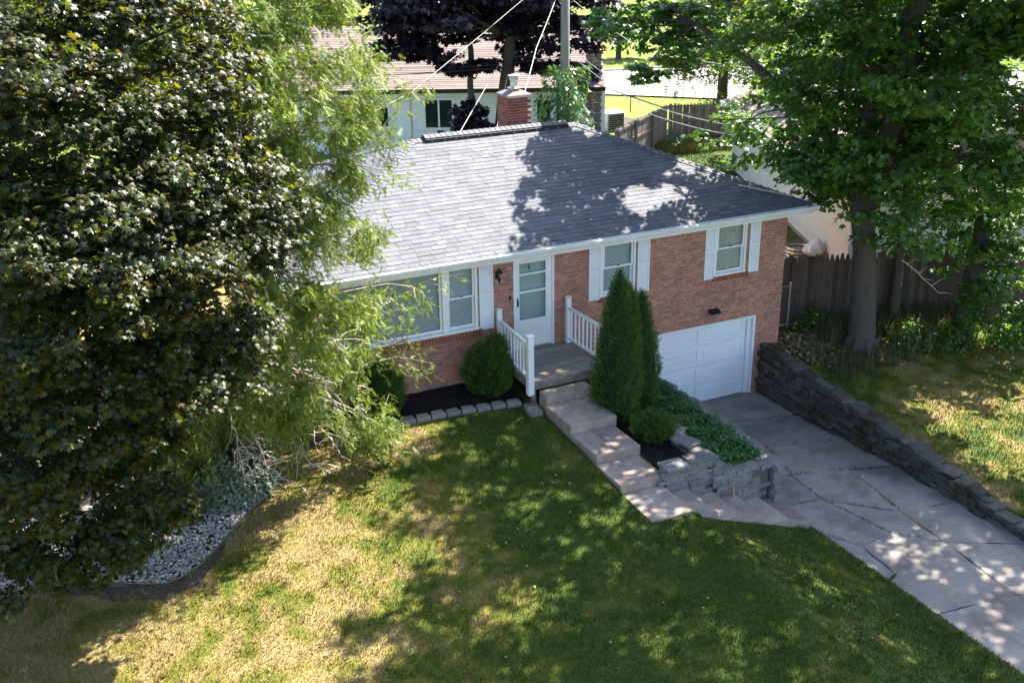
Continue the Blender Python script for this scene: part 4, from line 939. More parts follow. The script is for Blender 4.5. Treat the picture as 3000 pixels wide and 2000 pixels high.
# glimpse of a dark building with white trim at the far left
ln_ = empty('shed', (-11, 4, -.6), 'dark shed with white corner trim glimpsed through the left maple', 'shed')
MB().box(-14, -9.45, 2.6, 6, -.7, 2.9).build('wall', K['core'], ln_)
MB().box(-14.1, -9.3, 2.45, 2.58, 2.75, 3.0).build('fascia', K['white'], ln_); MB().box(-9.6, -9.42, 2.53, 2.64, -.7, 2.745).build('corner_trim', K['whitedirty'], ln_)
MB().add([(-14.2,2.4,3.01),(-9.2,2.4,3.01),(-9.2,4.3,3.9),(-14.2,4.3,3.9),(-9.2,6.2,3.01),(-14.2,6.2,3.01)], [(0,1,2,3),(3,2,4,5),(0,3,5),(1,4,2)]).build('roof', K['shingle_b'], ln_)

# ------------------------------------------------------------------ utility pole and wires
up = MB().lathe(7.85, 12.15, [(.155,-.9),(.15,3),(.135,9.5)], 14)
upo = empty('utility_pole', (7.85, 12.15, -.9), 'tall grey green timber utility pole rising behind the roof', 'utility pole')
up.build('shaft', K['pole'], upo, smooth=True)
MB().obox((6.95, 12.52, 9.0), (1.8,-.85,0), (.04,.09,0), (0,0,.11)).build('crossarm', K['pole'], upo)
def wire(pts, r_, mt, label, sag=0):
    q = []
    for (a, b) in zip(pts, pts[1:]):
        a, b = Vector(a), Vector(b)
        for k in range(8):
            t = k/8; p = a.lerp(b, t); p.z -= sag*4*t*(1-t); q.append(p)
    q.append(Vector(pts[-1])); o = MB().tube(q, r_, 5).build('cable', mt); rebase(o); tag(o, label, 'cable', 'overhead cables')
wire([(7.7,12.7,6.9),(4.26,10.95,5.32),(1.21,8.78,4.23),(-2.2,6.9,3.5)], .009, K['cablew'], 'pale twisted service cable slanting left across the brown roof')
wire([(7.75,12.4,6.4),(5.34,9.29,5.1),(3.3,6.1,4.25)], .011, K['cablew'], 'pale cable dropping steeply to just right of the chimney', .03)
wire([(-4,19.2,3.6),(6.14,13.78,3.92),(7.85,12.15,3.95)], .018, K['cable'], 'black cable running level to the pole past the purple maple', .1)
wire([(7.85,12.15,3.95),(7.67,7.75,3.72),(7.29,3.13,3.82),(9.0,.8,4.2)], .018, K['cable'], 'black cable slanting right from the pole over the back fence', .05)
wire([(6.42,14.21,3.96),(2.55,8.57,3.06)], .009, K['cablew'], 'straight pale guy wire left of the chimney', 0)
wire([(6.66,14.03,3.6),(3.48,8.16,3.06)], .009, K['cablew'], 'straight pale guy wire touching the purple maple trunk', 0)
wire([(7.9,12.1,4.5),(8.17,7.32,3.2),(8.75,4.0,3.1)], .010, K['cablew'], 'lower pale cable crossing in front of the grey fence', .05)
wire([(7.9,12.1,4.7),(8.4,7.6,3.38),(9.0,4.0,3.3)], .010, K['cablew'], 'upper pale cable crossing in front of the grey fence', .05)
wire([(8.0,12.1,6.2),(11.77,13.52,4.2),(14.5,8.89,3.8)], .011, K['cablew'], 'pale cable passing in front of the far conifer', .1)
wire([(-2,18,4.3),(4.5,14.6,4.0),(7.8,12.2,4.4)], .012, K['cable'], 'thin dark cable above the level one left of the pole', .1)
# ------------------------------------------------------------------ foliage helpers
def unit(a): return a/np.maximum(np.linalg.norm(a, axis=-1, keepdims=True), 1e-9)
def tmpl(outline, fold=.22, droop=.18, center=None):
    o = np.array(outline, float); pts = [center] if center else []
    V = np.array(pts+[tuple(p) for p in o]) if center else o
    z = -fold*np.abs(V[:,0])-droop*V[:,1]**2
    V3 = np.column_stack([V[:,0], V[:,1], z]); n_ = len(o)
    F = [(0, 1+i, 1+(i+1) % n_) for i in range(n_)] if center else [(0, i, i+1) for i in range(1, n_-1)]
    return V3, np.array(F)
_r = [(.15,.60),(.55,.76),(.36,.38),(.64,.16),(.2,.05)]
MAPLE = tmpl([(0,1)]+_r+[(0,0)]+[(-x, y) for x, y in _r[::-1]], center=(0,.33))
_s = [(.20,.52),(.56,.62),(.34,.08)]
MAPLE_S = tmpl([(0,0),(.34,.08),(.56,.62),(.20,.56),(0,1),(-.20,.56),(-.56,.62),(-.34,.08)])
LEAF = tmpl([(0,0),(.36,.42),(0,1),(-.36,.42)])
def spray_t(n_=6, w_=.05, l_=.34):
    V, F = [], []
    for i in range(n_):
        y = i/n_
        for s in (-1, 1):
            b = len(V); q = l_*(1-.55*y); V += [(0, y, 0), (s*q*.75, y+q*.75, -.06*s), (s*.02, y+.16, .02)]; F.append((b, b+1, b+2))
    b = len(V); V += [(-.03,0,0),(.03,0,0),(0,1.12,0)]; F.append((b, b+1, b+2))
    return np.array(V), np.array(F)
SPRAY = spray_t(5); SPRAY_S = spray_t(3, l_=.42)
def leaves(name, P, N_, D, Sz, T_, material, parent, cap=0, partname='leaf'):
    P = np.asarray(P, float); N_ = unit(np.asarray(N_, float)); D = np.asarray(D, float); D = unit(D-N_*(D*N_).sum(1, keepdims=True)); B = np.cross(D, N_)
    TV, TF = T_; Sz = np.asarray(Sz, float)
    if cap:
        d = np.linalg.norm(P-np.array(CAM), axis=1); idx = np.argsort(d); near, rest = idx[:cap], idx[cap:]
        me = bpy.data.meshes.new(partname); me.from_pydata([tuple(v) for v in TV], [], [tuple(int(i) for i in f) for f in TF]); me.materials.append(material)
        for i in near:
            o = bpy.data.objects.new(partname, me); C.objects.link(o); setpar(o, parent)
            M_ = np.eye(4); M_[:3,0] = B[i]*Sz[i]; M_[:3,1] = D[i]*Sz[i]; M_[:3,2] = N_[i]*Sz[i]; M_[:3,3] = P[i]; o.matrix_basis = Matrix(M_.tolist())
        P, N_, D, B, Sz = P[rest], N_[rest], D[rest], B[rest], Sz[rest]
    V = P[:,None,:]+Sz[:,None,None]*(TV[None,:,0:1]*B[:,None]+TV[None,:,1:2]*D[:,None]+TV[None,:,2:3]*N_[:,None])
    F = TF[None]+(np.arange(len(P))*len(TV))[:,None,None]
    o = npmesh(name, V.reshape(-1, 3), F.reshape(-1, 3), material, parent); o['kind'] = 'stuff'; return o
def bough_leaves(boughs, r, n_twig, n_leaf, size, squash=.75, plate=.34, up=.95, seed=1, droop=.35, center=None):
    "leaf positions in layered plates at the twig ends of every bough; also the twigs themselves"
    R_ = np.random.default_rng(seed); P, N_, D, tw = [], [], [], []
    for b in boughs:
        c = np.array(b[:3], float); rr = (b[3] if len(b) > 3 else r)
        d = unit(R_.normal(size=(n_twig, 3))); d[:,2] = d[:,2]*.8+.12
        if center is not None:
            out = unit((c-np.array(center))[None])[0]; d = unit(d+out*.7)
        e = c+d*rr*R_.uniform(.45, 1.05, (n_twig, 1))*np.array((1, 1, squash))
        hd = d.copy(); hd[:,2] *= .2; hd = unit(hd)
        for i in range(n_twig):
            k = n_leaf; a = R_.uniform(0, 2*np.pi, k); q = plate*rr*np.sqrt(R_.random(k))
            off = np.stack([np.cos(a)*q, np.sin(a)*q, R_.normal(0, .07*rr, k)-droop*(q/(plate*rr))**2*.16], 1)
            P.append(e[i]+off+hd[i]*.12)
            nn = np.tile((0, 0, up), (k, 1))+R_.normal(0, .42, (k, 3))+off*np.array((1.1,1.1,0))+hd[i]*.25; N_.append(nn)
            dd = off*np.array((1, 1, 0))/max(plate*rr, .01)+hd[i]*.9+R_.normal(0, .35, (k, 3)); dd[:,2] -= droop; D.append(dd)
            tw.append((c, e[i]))
    P = np.concatenate(P); N_ = np.concatenate(N_); D = np.concatenate(D)
    return P, N_, D, size*R_.uniform(.55, 1.25, len(P)), tw
def limb(m_, a, b, r0, r1, bend=.12, n=5, sides=6):
    a, b = Vector(a), Vector(b); L_ = (b-a).length; pts, rs = [], []
    off = Vector((rnd.uniform(-1,1), rnd.uniform(-1,1), rnd.uniform(.2,1)))*bend*L_
    for k in range(n+1):
        t = k/n; p = a.lerp(b, t)+off*4*t*(1-t)*.5+Vector((rnd.uniform(-1,1), rnd.uniform(-1,1), rnd.uniform(-1,1)))*.015*L_*(0 < k < n); pts.append(p); rs.append(r0+(r1-r0)*t)
    m_.tube(pts, rs, sides); return pts
def trunk(m_, pts, rs, sides=12):
    "smooth bark column through points"
    q, rr = [], []
    P = [Vector(p) for p in pts]
    for i in range(len(P)-1):
        p0, p1, p2, p3 = P[max(i-1,0)], P[i], P[i+1], P[min(i+2,len(P)-1)]
        for k in range(5):
            t = k/5; q.append(.5*((2*p1)+(-p0+p2)*t+(2*p0-5*p1+4*p2-p3)*t*t+(-p0+3*p1-3*p2+p3)*t**3)); rr.append(rs[i]+(rs[i+1]-rs[i])*t)
    q.append(P[-1]); rr.append(rs[-1]); m_.tube(q, [r_*(1+.05*math.sin(7*i)) for i, r_ in enumerate(rr)], sides)
def twigs(m_, tw, r_, every=1, sides=3):
    for i, (a, b) in enumerate(tw):
        if i % every: continue
        a, b = Vector(a), Vector(b); mid = a.lerp(b, .5)+Vector((rnd.uniform(-.06,.06), rnd.uniform(-.06,.06), .06)); m_.tube([a, mid, b], [r_, r_*.7, r_*.35], sides, cap=False)
# bough centres of the trees, metres
B_LM = [
 (-7.6,-4.1,8),(-7,-3.1,7.9),(-9.3,-4.7,7.6),(-8.7,-4.7,7.9),(-7.9,-4.6,7.7),(-7.4,-4.1,7.8),(-6.6,-3.1,7.5),(-9.2,-5.2,7.3),(-8.3,-4.5,7.3),
 (-7.7,-4.7,7.3),(-7,-3.9,7),(-6.4,-3.4,6.9),(-9.3,-5.5,6.8),(-8.8,-5.5,7.1),(-8.2,-5.4,6.9),(-7.6,-4.8,6.6),(-7,-4.4,6.6),(-9.3,-5.4,6.6),
 (-8.5,-5.5,6.4),(-8.1,-5,6.3),(-7.3,-4.7,6.1),(-6.7,-4.2,6),(-9.6,-5.5,6),(-9.1,-5.5,5.9),(-8.3,-5.3,5.8),(-7.8,-5.4,5.8),(-7.3,-5.1,5.6),
 (-6.5,-4.6,5.5),(-9.3,-5.8,5.6),(-8.8,-6,5.7),(-8.3,-5.4,5.3),(-7.5,-5.1,5.1),(-7,-5,5),(-6.3,-4.8,5.1),(-9.6,-6.3,5.4),(-9.1,-6.3,5.3),
 (-8.7,-6.1,5.1),(-8.1,-5.7,4.8),(-7.5,-5.8,4.8),(-6.7,-5.1,4.6),(-9.5,-6,4.8),(-8.8,-6.3,4.9),(-8.5,-6.2,4.5),(-7.7,-5.6,4.2),(-7.2,-5.1,3.9),
 (-9.8,-6.1,4.3),(-9.4,-6.5,4.3),(-8.8,-5.8,3.8),(-8.2,-6,3.8),(-7.3,-5.5,3.5),(-6.8,-4.8,3.5),(-9.5,-6.4,3.8),(-9,-5.9,3.4),(-8.5,-6.1,3.5),
 (-8,-5.8,3.2),(-7.3,-5.3,3.1),(-10.1,-5.9,3.1),(-9.6,-6.3,3.4),(-8.8,-6.1,2.9),(-8.4,-5.6,2.6),(-9.9,-6.5,2.8),(-9.4,-6.3,2.5),(-8.6,-5.6,2.1),
 (-10.1,-6.1,2.3),(-9.7,-6.4,2.4),(-8.9,-5.6,1.5),(-8.5,-5.4,1.4),(-10,-5.9,1.4),(-9.5,-5.5,1.1),(-9,-5.9,1.1),(-10.5,-6,1.3),(-9.7,-5.4,0.7),]
B_CE = [
 (-5.1,-2.4,7.9),(-4.4,-2.2,7.9),(-5.5,-2.5,7.3),(-4.9,-2.6,7.4),(-4.2,-2.1,7.5),(-5.6,-3,7),(-4.5,-2.4,6.6),(-3.6,-1.6,6.5),(-5.7,-3,6.3),
 (-4.9,-2.9,6.2),(-4.1,-2.3,6.1),(-5.4,-2.9,5.7),(-4.6,-2.5,5.5),(-3.7,-2,5.6),(-5.7,-2.7,5.3),(-5.2,-2.7,5),(-4.3,-2.4,5),(-5.7,-2.8,4.5),
 (-4.6,-2.5,4.6),(-5.9,-3,4.2),(-5.2,-3,4.1),(-4.2,-2.3,3.7),(-6,-3.2,3.5),(-5.1,-3,3.2),(-6,-3.2,3.1),(-5.4,-2.7,2.7),(-4.7,-2.9,2.7),(-6.5,-2.8,2.1),
 (-5.8,-2.8,2.2),(-5.1,-2.7,2.1),(-7,-2.8,1.8),(-6.4,-3,1.5),(-5.5,-3,1.5),(-4.6,-2.6,1.3),(-4,-1.5,-0.3),]
B_RL = [
 (5.2,4.1,7.2),(4.6,4,6.4),(5.7,3.8,6.6),(6.4,3.9,6.5),(6.9,3,6.5),(4.6,3,6.2),(6.1,3.6,6),(7,3.5,5.8),(5.8,4.1,5.1),(5.6,2.7,5.6),]
B_RM = [
 (9.6,1,7),(8.8,-0.6,7.3),(11.6,-0.6,7),(10.6,-3,7.2),(7.3,2.7,6.3),(6.9,0.1,6.4),(8.5,0.7,6.4),(8,-0.9,6.6),(10.1,-0.7,6.3),(10.6,-1,6.3),
 (11.3,-2.1,6.4),(11.5,-2.7,6.5),(6.4,0.2,6.1),(8.2,1,5.8),(10,1.6,5.6),(8.7,-1,5.9),(9.9,-1.4,5.9),(11.1,-1.7,5.9),(10.3,-3.5,6.2),(7.3,0.7,5.1),
 (7.2,-0.6,5.2),(10.4,0.9,4.5),(8.7,-2.2,5),(11.1,-0.8,4.6),(11.4,-1.9,4.7),(8.1,2.7,3.8),(6.9,-0.5,4.6),(8.3,-0.3,4.1),(10.6,0.7,4.1),(9,-2.3,4.6),
 (11.1,-1.4,4.3),(11.2,-2.5,4.6),(8,1.7,3),(8.2,0.1,3.1),(7.9,-1.6,3.7),(10.7,-0.2,3.3),(9.3,-3.1,3.8),(10.2,-3.1,3.9),(10.5,-3.9,3.7),(9.3,0.2,2.2),
 (8.7,-1.7,3.1),(11.3,-0.9,2.1),(11.4,-1.7,2.4),(8.7,-2.8,2.2),]
B_RW = [
 (12.5,-2.4,2.4),(12.1,-1.3,1.5),(12.6,-2,2),(13,-2.4,1.9),(12.3,-1.6,0.9),(12.4,-2.5,1.2),(11.6,-2,0.7),(12.3,-2.5,0.7),(11.8,-2.4,-0.1),
 (13,-2.7,-0.3),(11.9,-2.8,-0.5),(12.7,-3.1,-0.6),]
B_PM = [
 (3.7,18.8,6.6),(9.6,16,6.6),(10.3,15,6.6),(3.9,18.1,5.6),(5.8,18.9,5.6),(6.7,18.4,5.9),(7.5,16.2,5.8),(8.5,16.2,5.6),(10,15.2,5.7),(4.8,18.3,4.5),
 (6.2,18.5,4.5),(7.2,16.9,5),(8.4,17,4.8),(9.2,16.3,4.4),(10.2,15.3,4.6),]
B_BK = [
 (18.3,15.6,6.4),(28.1,13.9,6),(17.4,22.2,4.8),(16.2,17.6,5.1),(18.2,16.6,4.4),(20.8,16,4.5),(21.1,13.4,5.2),(23.8,13.7,4.5),(25.4,12.3,4.6),
 (27.8,11.8,4.3),(20.4,16.5,3.3),(22.2,15.6,3.2),(24.3,15.7,2.5),(24.3,12,2.8),(26.9,11.5,2.9),(29.7,11.5,2.5),(20.7,12.7,1.5),(22.6,11.8,1.9),
 (23.8,10.6,1.4),(28.5,11.9,1.2),]
B_CF = [
 (20,21.7,5.2),(21.3,21.1,5),(20.1,22.4,4.3),(21.6,22.3,4.3),(21.5,20.3,4.5),(20.4,21.3,3.3),(21.1,20.6,3),(20.3,22.5,2.1),(21.1,21.5,2),]
# ------------------------------------------------------------------ left: bronze leaved maple close to the camera
lm = empty('maple_tree', (-11.2, -2.4, -.8), 'large bronze green maple filling the left side of the view', 'tree')
tk = MB(); LB = (-11.2, -2.4)
trunk(tk, [(LB[0],LB[1],-.95),(LB[0],LB[1],.6),(LB[0]+.1,LB[1]-.1,2.2),(LB[0]+.2,LB[1]-.1,4.2),(LB[0]+.3,LB[1],7),(LB[0]+.2,LB[1],9.5)], [.42,.30,.26,.21,.14,.06])
R0 = np.random.default_rng(21)
extra = []
for _ in range(46):                                       # the rest of the crown: behind, left and above
    d = unit(R0.normal(size=3)); p = np.array((-11.0,-2.4,4.6))+d*np.array((4.3,3.6,5.0))*R0.uniform(.55,1)
    if p[2] > 1.2 and (p[0] < -10.6 or p[1] > -1.8) and p[0] < -8: extra.append(tuple(p))
top = [tuple(np.array((-10.6,-2.8,8.6))+unit(R0.normal(size=3))*np.array((3.2,2.6,1.8))) for _ in range(9)]
fillers = [(x+R0.normal(0,.3)-.35, y+1.15+R0.normal(0,.3), z-.35+R0.normal(0,.3)) for x, y, z in B_LM[::2]]
for b in B_LM[::2]+extra[::2]:
    h = min(max(b[2]-.8, 1.0), 8.5); limb(tk, (LB[0]+.15, LB[1]-.05, h*.85), b[:3], .07, .015, .1)
B_LM = [(*b, R0.uniform(.48, .78)) for b in B_LM if R0.random() > .06]
P, N_, D, Sz, tw = bough_leaves(B_LM, .66, 17, 52, .09, seed=3, center=(-10.6,-2.6,3.4), plate=.4)
P2, N2, D2, S2, tw2 = bough_leaves(fillers+extra+top, 1.0, 12, 26, .12, seed=4, plate=.4)
twigs(tk, tw, .010); twigs(tk, tw2, .012, 2)
tk.build('trunk', K['barkd'], lm, smooth=True)
leaves('crown', P, N_, D, Sz, MAPLE, K['lmaple'], lm, cap=300); leaves('inner_crown', P2, N2, D2, S2, MAPLE_S, K['lmaple'], lm)

# ------------------------------------------------------------------ white cedar in front of the house corner
ce = empty('cedar_tree', (-7.3, -1.0, -.75), 'drooping yellow green cedar with bare twigs over the left end of the house', 'tree')
tk = MB(); trunk(tk, [(-7.3,-1.0,-.95),(-7.2,-1.05,.8),(-6.9,-1.2,3),(-6.6,-1.2,6),(-6.5,-1.2,9.5)], [.22,.17,.15,.11,.04], 10)
R1 = np.random.default_rng(31)
ce_x = []
for _ in range(60):
    z = R1.uniform(.6, 9.5); a = R1.uniform(0, 2*np.pi); q = 2.6*min(1, (11-z)/6.5)*R1.uniform(.25, 1); p = (-6.7+q*math.cos(a), -1.2+q*.8*math.sin(a), z)
    if not (p[1] > -.75 and p[0] > -5.1 and p[2] < 3.4): ce_x.append(p)
ce_r = [(-3.85,-1.2,1.8),(-4.0,-2.4,.05),(-4.3,-2.5,-.05),(-6.6,-1.9,.4),(-7.1,-1.9,.7),(-7.0,-2.1,.1),(-6.0,-1.8,.5),(-6.3,-1.6,.9),(-7.4,-1.8,.3),(-5.4,-1.7,.8)]
ce_x += [(-8.3,-1.2,7.2),(-8.0,-1.6,8.2),(-8.6,-.8,6.4),(-7.6,-1.8,9.0),(-8.8,-.4,7.8),(-7.0,-1.9,9.4)]
ce_thin = [(-3.2,-1.5,1.0),(-3.7,-1.5,1.15),(-3.1,-1.0,1.95),(-2.55,-.85,2.1),(-3.0,-1.3,1.2)]
allc = list(B_CE)+ce_r+ce_x+ce_thin
P, N_, D, Sz, tips = [], [], [], [], []
for b in allc:
    base = (-6.75, -1.15, max(b[2]-rnd.uniform(.1,.6), .5)); pts_ = limb(tk, base, b, .035, .012, .14, 7, 5)
    c = np.array(b); out = c-np.array((-6.75,-1.15,c[2])); out = unit(out[None])[0] if np.linalg.norm(out) > .1 else np.array((1.,0,0))
    k = 4 if b in ce_thin else 8
    for j in range(k):                                   # side branchlets hang in fans
        e = c+R1.normal(0, 1, 3)*np.array((.42,.36,.34))+out*R1.uniform(-.2,.35); limb(tk, tuple(c), tuple(e), .010, .004, .15, 3, 4)
        n_ = 22 if b in ce_thin else 60; t = R1.random(n_)
        q = c+(e-c)*t[:,None]**.6+R1.normal(0, .10, (n_, 3)); q[:,2] -= np.abs(R1.normal(0, .10, n_))
        P.append(q); a = R1.normal(0, .5, (n_, 3))+out*.35; a[:,2] -= .75; D.append(a); N_.append(R1.normal(0, 1, (n_, 3))+out*.8+np.array((0,0,.35))); Sz.append(R1.uniform(.10, .21, n_))
P, N_, D, Sz = map(np.concatenate, (P, N_, D, Sz))
dead = MB()
for s0, s1 in (((-6.4,-1.9,1.9),(-4.4,-2.3,.9)), ((-6.4,-1.9,1.7),(-4.7,-2.6,.3)), ((-6.5,-1.9,1.5),(-5.4,-2.9,-.1)), ((-6.5,-1.8,2.3),(-4.5,-2.1,1.8)), ((-6.6,-2.0,1.3),(-6.1,-3.0,-.2)), ((-6.3,-1.8,2.5),(-4.6,-1.9,2.3)), ((-6.6,-2,1.2),(-6.6,-3.0,0)), ((-6.2,-2.0,1.4),(-4.9,-2.4,.1)), ((-6.4,-2.0,2.1),(-5.0,-2.8,1.3)), ((-6.0,-1.9,1.2),(-4.1,-2.2,.2))):
    pts_ = limb(dead, s0, s1, .02, .008, .10, 7, 5)
    for p in pts_[2:]:
        for _ in range(3):
            e = p+Vector((rnd.uniform(-.25,.45), rnd.uniform(-.4,.15), rnd.uniform(-.4,.12))); pp = limb(dead, p, e, .009, .005, .2, 4, 4)
            for p2 in pp[2:]: limb(dead, p2, p2+Vector((rnd.uniform(-.15,.2), rnd.uniform(-.18,.1), rnd.uniform(-.2,.06))), .006, .004, .2, 2, 3)
tk.build('trunk', K['cedarbark'], ce, smooth=True); dead.build('dead_branches', K['twig'], ce)
leaves('crown', P, N_, D, Sz, SPRAY, K['cedar'], ce)

# ------------------------------------------------------------------ right: big green maple
rm = empty('maple_tree', (9.0, -1.1, -1.3), 'big green maple with a stout grey trunk in front of the right fence', 'tree')
tk = MB()
trunk(tk, [(8.98,-1.1,-1.55),(8.98,-1.1,-1.2),(9.0,-1.05,-.6),(8.95,-.9,1.2),(8.9,-.65,2.6),(9.15,-.4,4.4),(9.2,-.1,6.2),(9.1,.2,8.5),(8.8,.6,11.5)], [.50,.38,.31,.28,.27,.20,.18,.15,.07], 14)
trunk(tk, [(9.0,-.75,2.2),(9.3,-.85,3.6),(9.55,-.85,5.0),(9.85,-.8,7.0),(10.2,-1.1,9.0),(10.5,-1.6,11)], [.26,.27,.26,.24,.15,.06], 12)
trunk(tk, [(8.9,-.6,2.4),(8.5,-.1,3.6),(7.9,.6,4.4),(7.2,1.6,5.4),(6.2,2.6,6.3)], [.20,.17,.15,.10,.05], 9)
trunk(tk, [(9.15,-.3,5.0),(8.75,.1,6.4),(8.1,.4,8.0),(7.2,.2,9.4),(5.8,-.8,10.2)], [.15,.13,.12,.10,.05], 9)
limb(tk, (9.9,-.9,7.4), (11.6,-3.2,9.6), .13, .05); limb(tk, (9.3,0,7), (10.2,3,9.6), .13, .05); limb(tk, (9.9,-.9,7), (8.2,-4.2,9.8), .13, .05)
for a in range(7):                                          # root flare
    t = a*.9; limb(tk, (8.98+.22*math.cos(t), -1.1+.22*math.sin(t), -1.0), (8.98+.55*math.cos(t), -1.1+.55*math.sin(t), -1.5), .13, .07, .02, 4)
hub = [(8.5,-.1,3.6),(7.9,.6,4.4),(7.5,1.2,4.95),(7.1,1.75,5.5),(6.6,2.25,5.95),(6.2,2.6,6.3),(9.05,-.5,3.6),(9.4,-.85,3.9),(9.25,-.2,5.2),(9.7,-.8,5.9),(9.15,-.4,4.4),(9.2,-.1,6.2),(9.5,-.85,4.8),(9.85,-.8,7.0),(8.7,.1,6.4)]
def attach(m_, b, r0=.034):
    h = min(hub, key=lambda q: (Vector(q)-Vector(b)).length+.4*max(0, q[2]-b[2])); limb(m_, h, b, r0, .012, .10)
# unseen crown above: boughs placed to shade the roof, walk and lower lawn
R2 = np.random.default_rng(41)
sd = np.array(SUN/SUN.z)
LIT = [(-2.45,-4.75,.3),(-2.58,-3.93,.2),(-1.46,-4.68,.18),(-1.91,-6.59,.22),(-.06,-5.11,.2),(-.69,-5.89,.15),(-2.73,-5.57,.2),(-3.26,-7.27,.4),(-3.74,-7.5,.3),(-2.22,-9.11,.35),
 (.17,-7.74,.25),(-.08,-8.87,.35),(-.06,-6.56,.25),(1.41,-8.25,.2),(-4.38,-6.99,.25),(.5,-2.5,.1),(5.33,-3.97,.3),(5.35,-5.07,.4),(4.65,-5.34,.2),(5.05,-6.08,.2),(5.37,-6.73,.35),(4.63,-7.74,.55),(4.73,-8.27,.4),(3.93,-7.7,.25),(3.67,-8.18,.2),(5.15,-8.95,.15),(5.66,-2.41,.05),(5.1,-3.32,.1)]
SHB = [(-1.74,-2.48),(-2.85,-3.64),(-3.71,-4.17),(-4.33,-4.33),(-5.24,-3.7),(-5.69,-3.82),(-6.27,-4.73),(-6.94,-5.89),(-7.56,-6.36),(-11.5,-6.8)]
ROOFD = [(1.95,2.39),(1.8,1.73),(1.27,1.18),(.81,.49),(.48,-.04),(1.61,.79),(1.43,.06),(1.91,-.04),(2.24,1.15),(3.13,2.53),(2.87,1.87),(3.99,2.37),(4.03,1.82),(3.13,1.31),(2.58,.76),(4.05,1.47),(4.87,2.21),(5.15,.74),(5.28,.21),(3.37,-.2),(2.0,.4),(2.4,.2),(1.0,0),(3.5,1.9),(3.6,2.5)]
ROOFL = [(5.02,1.28,.4),(4.53,.53,.35),(3.38,.76,.3),(3.6,.4,.3),(4.04,.14,.25),(6.01,1.09,.45),(5.86,.35,.3),(0,.65,.5),(5.55,2.09,.4),(4.96,2.9,.5),(4.07,3.1,.4),(-.3,2,1.5),(2.4,2.2,.2)]
def roof_shadow(p):
    t = (p[2]-2.387-.3917*(p[1]+.383))/(1-.3917*sd[1]); return p[0]-sd[0]*t, p[1]-sd[1]*t
def clear_roof(b):
    x, y = roof_shadow(b); return not any((x-a)**2+(y-c)**2 < (r_+.42)**2 for a, c, r_ in ROOFL)
high = []
for (x, y) in ROOFD:
    z = R2.uniform(7.6, 8.3); zr = 2.387+.3917*(y+.383); high.append((*(np.array((x, y, zr))+sd*(z-zr)), .36))
for _ in range(6000):
    gx_, gy_ = R2.uniform(-7.0, 6.7), R2.uniform(-11.5, -.9); gz = float(dz(gy_)) if gx_ > 3.2 else float(H(gx_, gy_))
    if gx_ < np.interp(-gy_, [-q[0] for q in SHB], [q[1] for q in SHB])+.25: continue
    if any((gx_-a)**2+(gy_-b)**2 < (c+.24)**2 for a, b, c in LIT): continue
    z = R2.uniform(8.0, 10.5); p = np.array((gx_, gy_, gz))+sd*(z-gz)
    qx, qy = roof_shadow(p)
    if qx < 7.9 and qy > -.75: continue
    if all(max(abs((p-np.array(q[:3]))@np.array((-.4,.9,0))), abs((p-np.array(q[:3]))@np.array((.9,.4,-.8))))**2 > .165 for q in high): high.append((*p, .44))
hub2 = [(9.1,.2,8.5),(8.8,.6,11),(10.2,-1.1,9.0),(5.8,-.8,10.2),(7.2,.2,9.4),(11.6,-3.2,9.6),(10.2,3,9.6),(8.2,-4.2,9.8)]
for b in high[::2]:
    h = min(hub2, key=lambda q: (Vector(q)-Vector(b[:3])).length); limb(tk, h, b[:3], .04, .012, .06, 4, 4)
B_RL = [(*b, .66 if roof_shadow(b)[1] < 2.75 else .42) for b in B_RL]; B_RM = [b for b in B_RM if clear_roof(b)]
for b in B_RL+B_RM: attach(tk, b[:3])
corner = [(8.25,.1,3.0,.55),(8.5,.5,3.5,.5),(7.9,.3,3.2,.45),(8.4,-.4,2.8,.5),(8.0,.9,3.6,.5)]
more = [(b[0]+R2.normal(0,.7), b[1]+R2.normal(0,.7)-.5, b[2]+R2.normal(0,.6)) for b in B_RM if b[0] > 8.6]
more = [b for b in more if clear_roof(b) and not (b[2] < 3.0 and b[0] < 10)]
P, N_, D, Sz, tw = bough_leaves(B_RL+B_RM+corner+more, .85, 13, 40, .145, seed=5, plate=.36)
bk = [(b[0]+R2.normal(0,.5)+.6, b[1]+R2.normal(0,.5)+1.4, b[2]-.2+R2.normal(0,.4)) for b in B_RM]; bk = [b for b in bk if clear_roof(b)]
P2, N2, D2, S2, tw2 = bough_leaves(bk, 1.0, 11, 28, .15, seed=6, plate=.36)
twigs(tk, tw, .009); twigs(tk, tw2, .010, 2)
tk.build('trunk', K['bark'], rm, smooth=True)
leaves('crown', np.concatenate([P,P2]), np.concatenate([N_,N2]), np.concatenate([D,D2]), np.concatenate([Sz,S2]), MAPLE_S, K['rmaple'], rm, cap=300)
P, N_, D, Sz, _ = bough_leaves(high, .45, 8, 17, .17, seed=7, plate=.62)
leaves('upper_crown', P, N_, D, Sz, MAPLE_S, K['rmaple'], rm)
br = MB(); q = limb(br, (6.2,.55,2.80), (7.2,-.2,2.56), .018, .008, .04, 6, 5)
for p in q[1:5]: limb(br, p, p+Vector((rnd.uniform(-.2,.3), rnd.uniform(-.25,.2), rnd.uniform(0,.1))), .007, .003, .1, 3, 4)
tag(rebase(br.build('fallen_branch', K['twig'])), 'bare fallen branch lying on the right corner of the grey roof', 'branch')
tw_ = MB(); q = limb(tw_, (9.6,-1.5,1.0), (10.4,-2.0,.2), .013, .006, .12, 6, 5)
for p in q[1:]: limb(tw_, p, p+Vector((rnd.uniform(-.1,.5), rnd.uniform(-.2,.1), rnd.uniform(-.1,.25))), .008, .003, .2, 4, 4)
tag(rebase(tw_.build('dead_branch', K['twig'])), 'pale bare twig hanging in front of the dark right fence', 'branch')

